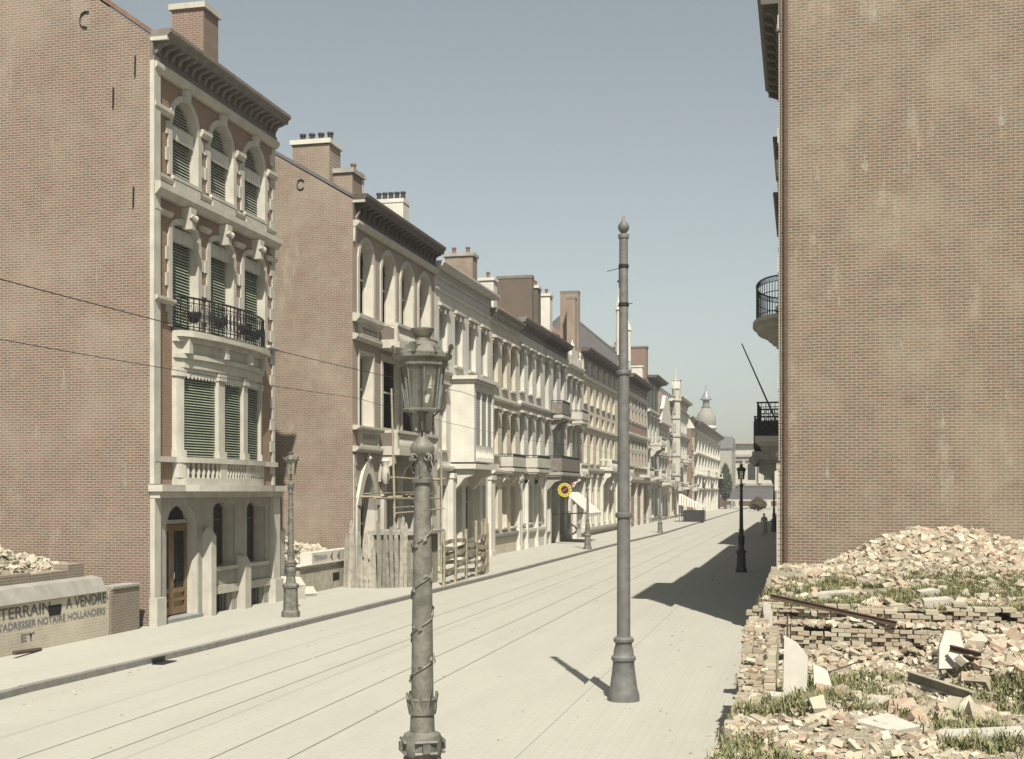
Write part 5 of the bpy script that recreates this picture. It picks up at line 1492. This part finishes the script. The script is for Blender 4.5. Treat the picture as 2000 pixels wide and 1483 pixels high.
for (x, y, z, s_, lb) in ((-16.7, 38.35, .62, .42, 'pale broken boulder lying at the foot of the stone stump'), (-16.6, 39.6, .3, .3, 'small pale stone block on the pavement edge by the lamp')):
    q = MB(); q.chunk((x, y, z - .3), s_, s_ * .9, s_ * .8, (.3, .2, .5), .25)
    tag(q.build('boulder', 'slab_white'), lb, 'boulder')

# ================================================================== rubble ground
from mathutils import noise as mn
def terrain(name, x0, x1, y0, y1, nx, ny, hf, label_kind='structure', mat='earth'):
    vs, fs = [], []
    for j in range(ny + 1):
        for i in range(nx + 1):
            x = x0 + (x1 - x0) * i / nx; y = y0 + (y1 - y0) * j / ny
            vs.append((x, y, hf(x, y)))
    for j in range(ny):
        for i in range(nx):
            a = j * (nx + 1) + i; fs.append((a, a + 1, a + nx + 2, a + nx + 1))
    q = MB(); q.add(vs, fs); o = q.build(name, mat, smooth=True); return tag(o, kind=label_kind)
def sm(t_): t_ = max(0, min(1, t_)); return t_ * t_ * (3 - 2 * t_)
def nz(x, y, f=1.0): return mn.fractal(Vector((x * f, y * f, .3)), 1.0, 2.0, 5)
def hR(x, y):
    if y < 21.6:
        h = .84 + .26 * sm((17 - y) / 3.5) + .10 * nz(x, y, .9) + .05 * nz(x, y, 3)
        h += .5 * sm((x - 1.5) / .9) * sm((y - 15.4) / 1.6) * (1 - .3 * sm((y - 19) / 1.5))
        h += .12 * math.exp(-((x - .8) ** 2 + (y - 15.2) ** 2) / .5)
        h -= .25 * math.exp(-((x + .2) ** 2 / .03 + (y - 17.1) ** 2 / .3))
    else:
        h = 1.58 + .07 * nz(x, y, 1.5) + .12 * sm((y - 24) / 3)
        h += (.9 + .08 * nz(x, y, 2)) * sm((x - .1) / 2.6) * sm((y - 27.2) / 3.2) * (1 - .25 * sm((x - 3.6) / 1.5))
    return h
terrain('rubble_ground', -.78, 16, 3, 21.2, 130, 150, hR)
terrain('rubble_ground', -.72, 16, 21.6, 31.0, 130, 80, hR)

def scatter(name, hf, region, n, smin, smax, mat, label, cat, seed, bias=1.0, cam=True, sink=.35):
    r_ = random.Random(seed); q = MB()
    global rnd
    keep = rnd; rnd = r_
    x0, x1, y0, y1 = region
    for k in range(n):
        x = r_.uniform(x0, x1); y = y0 + (y1 - y0) * r_.random() ** bias
        s_ = smin + (smax - smin) * r_.random() ** 3.2
        z = hf(x, y) 
        if z is None: continue
        a, b, c = s_ * r_.uniform(.8, 1.25), s_ * r_.uniform(.45, .8), s_ * r_.uniform(.25, .55)
        q.chunk((x, y, z + c * (1 - 2 * sink * r_.random())), a, b, c, (r_.uniform(-.6, .6), r_.uniform(-.6, .6), r_.uniform(0, 6.28)), .24)
    rnd = keep
    o = q.build(name, mat); return tag(o, label, cat, kind='stuff')
scatter('rubble', hR, (-.75, 6.5, 8, 21.3), 20000, .01, .07, 'rubble', 'broken brick and mortar rubble covering the near right lot', 'rubble', 1)
scatter('rubble', lambda x, y: 1.0 + .55 * sm((y - 15.8) / 2.2), (-.8, -.45, 8, 19.4), 500, .015, .07, 'rubble', 'loose crumbs of brick lying on the ruined front wall', 'rubble', 13)
scatter('rubble', hR, (.1, 2.2, 13.6, 16.8), 520, .04, .15, 'rubble', 'larger broken bricks and stones in the foreground of the lot', 'rubble', 11, 1, sink=.6)
scatter('rubble', lambda x, y: hR(x, y) if x > .3 - (y - 28) * .3 else None, (-.5, 9, 27.4, 30.9), 13000, .018, .12, 'rubble', 'mound of rubble heaped against the big right party wall', 'rubble', 2, .7)
scatter('rubble', hR, (-.65, 9, 21.9, 27.6), 2600, .015, .11, 'rubble', 'scattered brick fragments among the weeds on the right terrace', 'rubble', 3)
scatter('rubble', lambda x, y: hR(x, y) + .05, (2.0, 5.0, 16.4, 19.6), 1800, .04, .14, 'rubble', 'pile of loose dark bricks at the right edge', 'rubble', 8)
# weeds
def weeds(name, hf, region, n, hmin, hmax, label, seed, clump=1.0, mask=None):
    r_ = random.Random(seed); q = MB(); x0, x1, y0, y1 = region
    for k in range(n):
        cx, cy = r_.uniform(x0, x1), r_.uniform(y0, y1)
        if mask and not mask(cx, cy): continue
        if nz(cx, cy, .7) < .02 + (1 - clump) * .3: continue
        m_ = r_.randint(4, 11); hh = r_.uniform(hmin, hmax); bw_ = 1
        if r_.random() < .22: bw_ = 3.2; hh *= .55
        for j in range(m_):
            x, y = cx + r_.gauss(0, .06), cy + r_.gauss(0, .06); z = hf(x, y) - .01
            a = r_.uniform(0, 6.28); l_ = hh * r_.uniform(.5, 1.1); le = l_ * r_.uniform(.2, .9); w_ = (.0035 + .005 * r_.random()) * bw_
            dx, dy = math.cos(a), math.sin(a)
            p0 = (x - dy * w_, y + dx * w_, z); p1 = (x + dy * w_, y - dx * w_, z)
            m0 = (x + dx * le * .4 - dy * w_, y + dy * le * .4 + dx * w_, z + l_ * .65); m1 = (x + dx * le * .4 + dy * w_, y + dy * le * .4 - dx * w_, z + l_ * .65)
            q.add([p0, p1, m1, m0, (x + dx * le, y + dy * le, z + l_ * .9)], [(0, 1, 2, 3), (3, 2, 4)])
    o = q.build(name, 'weeds'); return tag(o, label, 'weeds', kind='stuff')
weeds('weeds', hR, (-.75, 5.0, 10.0, 18.5), 13000, .05, .24, 'dry green weeds growing through the near rubble', 4)
weeds('weeds', hR, (-.68, 8, 21.75, 28.0), 15000, .06, .2, 'band of grass and weeds on the terrace before the party wall', 5, 1.35)

q = MB(); r5 = random.Random(77); keep = rnd; rnd = r5
for k in range(700):
    x = r5.choice((r5.uniform(-13.5, -4), r5.uniform(-3.7, -1.0), -13.25 + r5.gauss(0, .12), -.95 + abs(r5.gauss(0, .25)) * -1)); y = r5.uniform(9, 60)
    if x < -13.5: continue
    s_ = .005 + .02 * r5.random() ** 4
    q.chunk((x, y, (-.12 if x < -3.94 else 0) + s_ * .3), s_ * 1.4, s_, s_ * .6, (0, 0, r5.uniform(0, 6)), .3)
rnd = keep
tag(q.build('road_grit', 'rubble'), 'stray grit and brick crumbs scattered over road and pavements', 'grit', kind='stuff')
# walls of the lot
fwl = empty('ruined_wall', (-.8, 14, 0), 'ruined brick front wall of the right lot beside the pavement', 'wall')
q = MB(); hy = random.Random(12)
q.box((.012, -8, -.1), (.46, 3.2, .9)); q.box((.012, 3.2, -.1), (.46, 5.55, 1.36))
y = 6.0
while y < 19.6:
    full = 1.0 + .56 * sm((y - 15.8) / 2.2) + .05 * nz(y, 0, 1.1)
    for side_ in (0, 1, 2):
        x0 = .0 + side_ * .155; z = .84 + .45 * sm((y - 17.1) / .3)
        top = full + hy.uniform(-.08, .03) - (.1 * (side_ == 2))
        while z < top:
            jx, jy = hy.uniform(-.012, .012), hy.uniform(-.01, .01)
            if hy.random() > .06 or z < top - .2: q.box((x0 + jx, y - 14 + jy, z), (x0 + .147 + jx, y - 14 + .2 + jy, z + .062))
            z += .068
    y += .212
q.build('brickwork', 'rubble_wall', fwl)
cw = empty('ruined_wall', (-.8, 21.2, 0), 'jagged brick cross wall holding up the weedy terrace', 'wall')
def courses(mb, x0, x1, yf, depth, zb, ztop, rag):
    z = zb; row = 0
    while z < ztop + rag:
        x = x0 - (row % 2) * .11
        while x < x1:
            t_ = ztop + rag * nz(x * 1.0, z * .2 + yf, 1.6) * 1.6
            miss = nz(x * 2 + 7, z * 3, 1.2) > .42
            if z < t_ - .03 and not miss:
                o_ = hy.uniform(-.05, .04) + .09 * nz(x, z, 2.2)
                mb.box((x, yf + o_, z), (x + .205 + hy.uniform(-.02, .004), yf + depth, z + .06 + hy.uniform(-.006, .003)))
            x += .215
        z += .068; row += 1
q = MB(); courses(q, 0, 7.5, -.02, .38, 1.3, 1.64, .10); q.build('upper_courses', 'rubble_wall', cw)
q = MB(); q.box((0, .1, .3), (12, .36, 1.42)); q.box((0, -.32, .3), (12, .09, 1.12)); q.build('core', 'earth', cw)
q = MB(); courses(q, .1, 7.0, -.42, .2, .55, 1.38, .09); q.build('lower_courses', 'rubble_wall', cw)
pr = empty('ruined_pier', (-.6, 20.7, 0), 'crumbling plastered pier end at the street corner of the terrace', 'pier')
q = MB(); q.box((0, -.0, -.1), (.14, .2, 1.6)); q.box((-.02, .22, -.1), (.11, .9, 1.7)); q.build('brickwork', 'slab_white', pr)
scatter('rubble', lambda x, y: hR(x, y) + .5 * sm((y - 20.2) / .6) * max(0, nz(x, 3, 1.1) + .3), (-.3, 5, 20.0, 20.8), 1600, .015, .09, 'rubble', 'debris spilled down the face of the cross wall', 'rubble', 31)
scatter('rubble', lambda x, y: 1.4, (-.6, 5, 20.85, 21.15), 900, .015, .08, 'rubble', 'crumbs of brick along the ledge of the cross wall', 'rubble', 21)

def slab(label, pts, th, loc, rot_, mat='slab_white', name='stone_slab', cat='slab'):
    q = MB(); q.prism([(p[0], p[1], 0) for p in pts], (0, 0, th)); o = q.build(name, mat); o.location = loc; o.rotation_euler = rot_
    return tag(o, label, cat)
slab('tall white broken slab leaning upright against the ruined front wall', [(-.13, 0), (.17, 0), (.14, .55), (-.02, .72), (-.2, .8)], .045, (-.1, 16.85, .86), (R(74), R(4), R(-6)))
slab('smaller pale slab leaning just right of the tall white one', [(-.12, 0), (.14, 0), (.12, .3), (-.05, .42)], .045, (.28, 17.0, .88), (R(64), R(-6), R(14)))
slab('curved pale plaster slab standing beside the dark brick pile at the right', [(-.2, 0), (.1, 0), (.22, .2), (.2, .5), (.0, .54), (-.13, .3)], .06, (1.95, 17.3, 1.22), (R(64), 0, R(20)))
slab('flat white slab lying in the foreground rubble', [(-.32, -.12), (.1, -.22), (.34, .02), (.0, .24)], .05, (.86, 13.45, 1.14), (R(12), R(6), R(-8)))
slab('long pale slab lying at the bottom right corner', [(-.34, -.1), (.5, -.14), (.5, .14), (-.3, .1)], .06, (1.66, 13.0, 1.14), (R(8), R(-3), R(6)))
slab('pale block lying among weeds near the ruined front wall', [(-.13, -.08), (.14, -.09), (.14, .1), (-.13, .09)], .1, (-.25, 15.5, 1.0), (R(10), R(4), R(10)), 'stone')
for i, (x, y, s_, lb) in enumerate(((.6, 23.4, .3, 'whitish stone block at the left of the terrace grass'), (2.3, 22.6, .26, 'flat stone block in the middle of the terrace edge'), (2.3, 24.3, .22, 'small pale stone in the middle of the terrace grass'), (4.4, 24.0, .32, 'large pale stone at the right of the terrace grass'))):
    slab(lb, [(-s_, -s_ * .4), (s_, -s_ * .5), (s_ * .9, s_ * .5), (-s_ * .8, s_ * .4)], .13, (x, y, hR(x, y) + .02), (R(6), R(-5), .3 * i), 'slab_white', 'stone_block', 'stone')
def beam(label, a, b, r, mat='rust', name='iron_beam', cat='beam'):
    a, b = Vector(a), Vector(b); d = (b - a).normalized(); s_ = d.cross(Vector((0, 0, 1))).normalized() * r; u_ = s_.cross(d).normalized() * r * 1.6
    q = MB(); c = a
    def sec(o, k, j): return [tuple(o + s_ * i_ + u_ * j_) for i_, j_ in ((-k, -j), (k, -j), (k, j), (-k, j))]
    for k, j0, j1 in ((1, -1, -.75), (.25, -.75, .75), (1, .75, 1)):
        p = [tuple(a + s_ * -k + u_ * j0), tuple(a + s_ * k + u_ * j0), tuple(a + s_ * k + u_ * j1), tuple(a + s_ * -k + u_ * j1)]
        q.prism(p, tuple(b - a))
    return tag(q.build(name, mat), label, cat)
beam('long rusty iron beam sloping along the edge of the terrace', (-.5, 21.2, 1.83), (1.5, 20.75, 1.46), .026)
beam('rusty iron beam sticking out of the brick pile at the right edge', (1.92, 17.2, 1.52), (3.3, 16.2, 1.3), .028)
beam('second rusty beam lying under the first in the brick pile', (2.05, 16.9, 1.44), (3.4, 15.9, 1.2), .028)
q = MB(); q.tube([(-.22, 20.6, 1.1), (-.22, 20.6, 1.6)], .018, 6); tag(q.build('iron_rod', 'rust'), 'thin iron rod standing upright by the ruined wall', 'rod')
q = MB(); q.tube([(.1, 18.4, .95), (.3, 18.5, .93), (.85, 18.8, 1.1)], .012, 5); tag(q.build('bent_wire', 'rust'), 'bent wire lying on the sloping rubble', 'wire')

# left lots
def hL(x, y):
    return .6 + 1.75 * sm((-17.6 - x) / 2.2) * (1 - .35 * sm((y - 25.5) / 4)) + .12 * nz(x, y, 1.2)
terrain('rubble_ground', -30, -17.2, -5, 29.65, 60, 120, hL)
scatter('rubble', hL, (-23, -17.4, 17, 29.3), 7000, .03, .14, 'rubble_pale', 'pale rubble heaped behind the lettered wall on the left', 'rubble', 6)
def hG(x, y):
    return .5 + 1.55 * sm((-17.0 - x) / 1.2) * (1 - .45 * sm((y - 39.5) / 5)) + .1 * nz(x, y, 1.5)
terrain('rubble_ground', -29, -17.2, 37.6, 44.9, 50, 40, hG)
scatter('rubble', hG, (-21, -17.2, 37.8, 44.7), 4200, .04, .16, 'rubble_pale', 'white rubble slope between the two brick houses', 'rubble', 7)

# ================================================================== people (small, far)
def person(label, x, y, heading, coat, hat, stride=.18, skirt=False, h=1.72):
    r = empty('person', (x, y, 0), label, 'person', rz=heading)
    k = h / 1.72
    vs = {'pelvis': (0, 0, .95), 'waist': (0, 0, 1.1), 'chest': (0, .01, 1.32), 'neck': (0, .01, 1.48), 'headb': (0, .03, 1.56), 'headt': (0, .02, 1.70),
          'shl': (.18, 0, 1.42), 'ell': (.24, -.04, 1.16), 'hal': (.22, .08, .92), 'shr': (-.18, 0, 1.42), 'elr': (-.25, .0, 1.15), 'har': (-.2, .12, .95),
          'hil': (.09, 0, .9), 'knl': (.1, stride * .7, .5), 'anl': (.1, stride, .09), 'tol': (.1, stride + .16, .04), 'hir': (-.09, 0, .9), 'knr': (-.1, -stride * .2, .5), 'anr': (-.1, -stride, .1), 'tor': (-.1, -stride + .15, .04)}
    rad = {'pelvis': .14, 'waist': .12, 'chest': .15, 'neck': .055, 'headb': .075, 'headt': .085, 'shl': .07, 'ell': .05, 'hal': .035, 'shr': .07, 'elr': .05, 'har': .035, 'hil': .1, 'knl': .065, 'anl': .045, 'tol': .04, 'hir': .1, 'knr': .065, 'anr': .045, 'tor': .04}
    ed = [('pelvis', 'waist'), ('waist', 'chest'), ('chest', 'neck'), ('neck', 'headb'), ('headb', 'headt'), ('chest', 'shl'), ('shl', 'ell'), ('ell', 'hal'), ('chest', 'shr'), ('shr', 'elr'), ('elr', 'har'), ('pelvis', 'hil'), ('hil', 'knl'), ('knl', 'anl'), ('anl', 'tol'), ('pelvis', 'hir'), ('hir', 'knr'), ('knr', 'anr'), ('anr', 'tor')]
    nm = list(vs)
    me = bpy.data.meshes.new('body'); me.from_pydata([tuple(c * k for c in vs[n_]) for n_ in nm], [(nm.index(a), nm.index(b)) for a, b in ed], [])
    o = bpy.data.objects.new('body', me); col.objects.link(o); o.parent = r
    md = o.modifiers.new('skin', 'SKIN'); sb = o.modifiers.new('sub', 'SUBSURF'); sb.levels = sb.render_levels = 1
    for i, n_ in enumerate(nm):
        sv = me.skin_vertices[0].data[i]; sv.radius = (rad[n_] * k, rad[n_] * k); sv.use_root = n_ == 'pelvis'
    me.materials.append(M['skin'])
    q = MB()
    if skirt: q.lathe([(.12, .3), (.6, .24), (.95, .15), (1.1, .14), (1.32, .19), (1.45, .17), (1.5, .07)], 12)
    else: q.lathe([(.55, .22), (.95, .17), (1.1, .16), (1.32, .2), (1.45, .18), (1.5, .07)], 12)
    for sx in (-1, 1): q.tube([(.18 * sx, 0, 1.42), (.245 * sx, -.02, 1.16), (.21 * sx, .09, .97)], .068, 8, .05)
    q.build('coat', coat, r, smooth=True)
    if not skirt:
        q = MB(); q.tube([(.09, 0, .9), (.1, stride * .7, .5), (.1, stride, .1)], .1, 8, .07); q.tube([(-.09, 0, .9), (-.1, -stride * .2, .5), (-.1, -stride, .1)], .1, 8, .07); q.build('trousers', 'cloth_dark', r, smooth=True)
    q = MB(); q.lathe([(1.66, .16), (1.675, .16), (1.68, .1), (1.77, .09), (1.79, .05)], 12, (0, .02, 0)); q.build('hat', hat, r, smooth=True)
    return r
person('person in pale clothes walking in the shade of the far right pavement', -3.0, 104, R(20), 'cloth_light', 'straw', .2, True)
person('person in a dark coat standing against the far right houses', -1.7, 100, R(190), 'cloth_dark', 'cloth_dark', .05)
person('dark clothed person near the farthest right lamp', -2.0, 108, R(170), 'cloth_dark', 'cloth_dark', .15)

# air: a thin even haze over the long street
hz = MB(); hz.box((-60, -12, -2.6), (60, 345, 40))
ho_ = hz.build('haze', 'void'); tag(ho_, kind='stuff')
m = bpy.data.materials.new('haze_air'); m.use_nodes = True; t = m.node_tree; t.nodes.clear()
pv = t.nodes.new('ShaderNodeVolumePrincipled'); pv.inputs['Density'].default_value = .0006; pv.inputs['Color'].default_value = (.93, .94, .92, 1); pv.inputs['Anisotropy'].default_value = .2
om = t.nodes.new('ShaderNodeOutputMaterial'); t.links.new(pv.outputs[0], om.inputs['Volume'])
ho_.data.materials.clear(); ho_.data.materials.append(m)

beam('broken timber lying on the stones in the middle of the rubble', (1.35, 16.6, 1.22), (1.95, 15.2, 1.2), .04, 'plank', 'timber', 'timber')
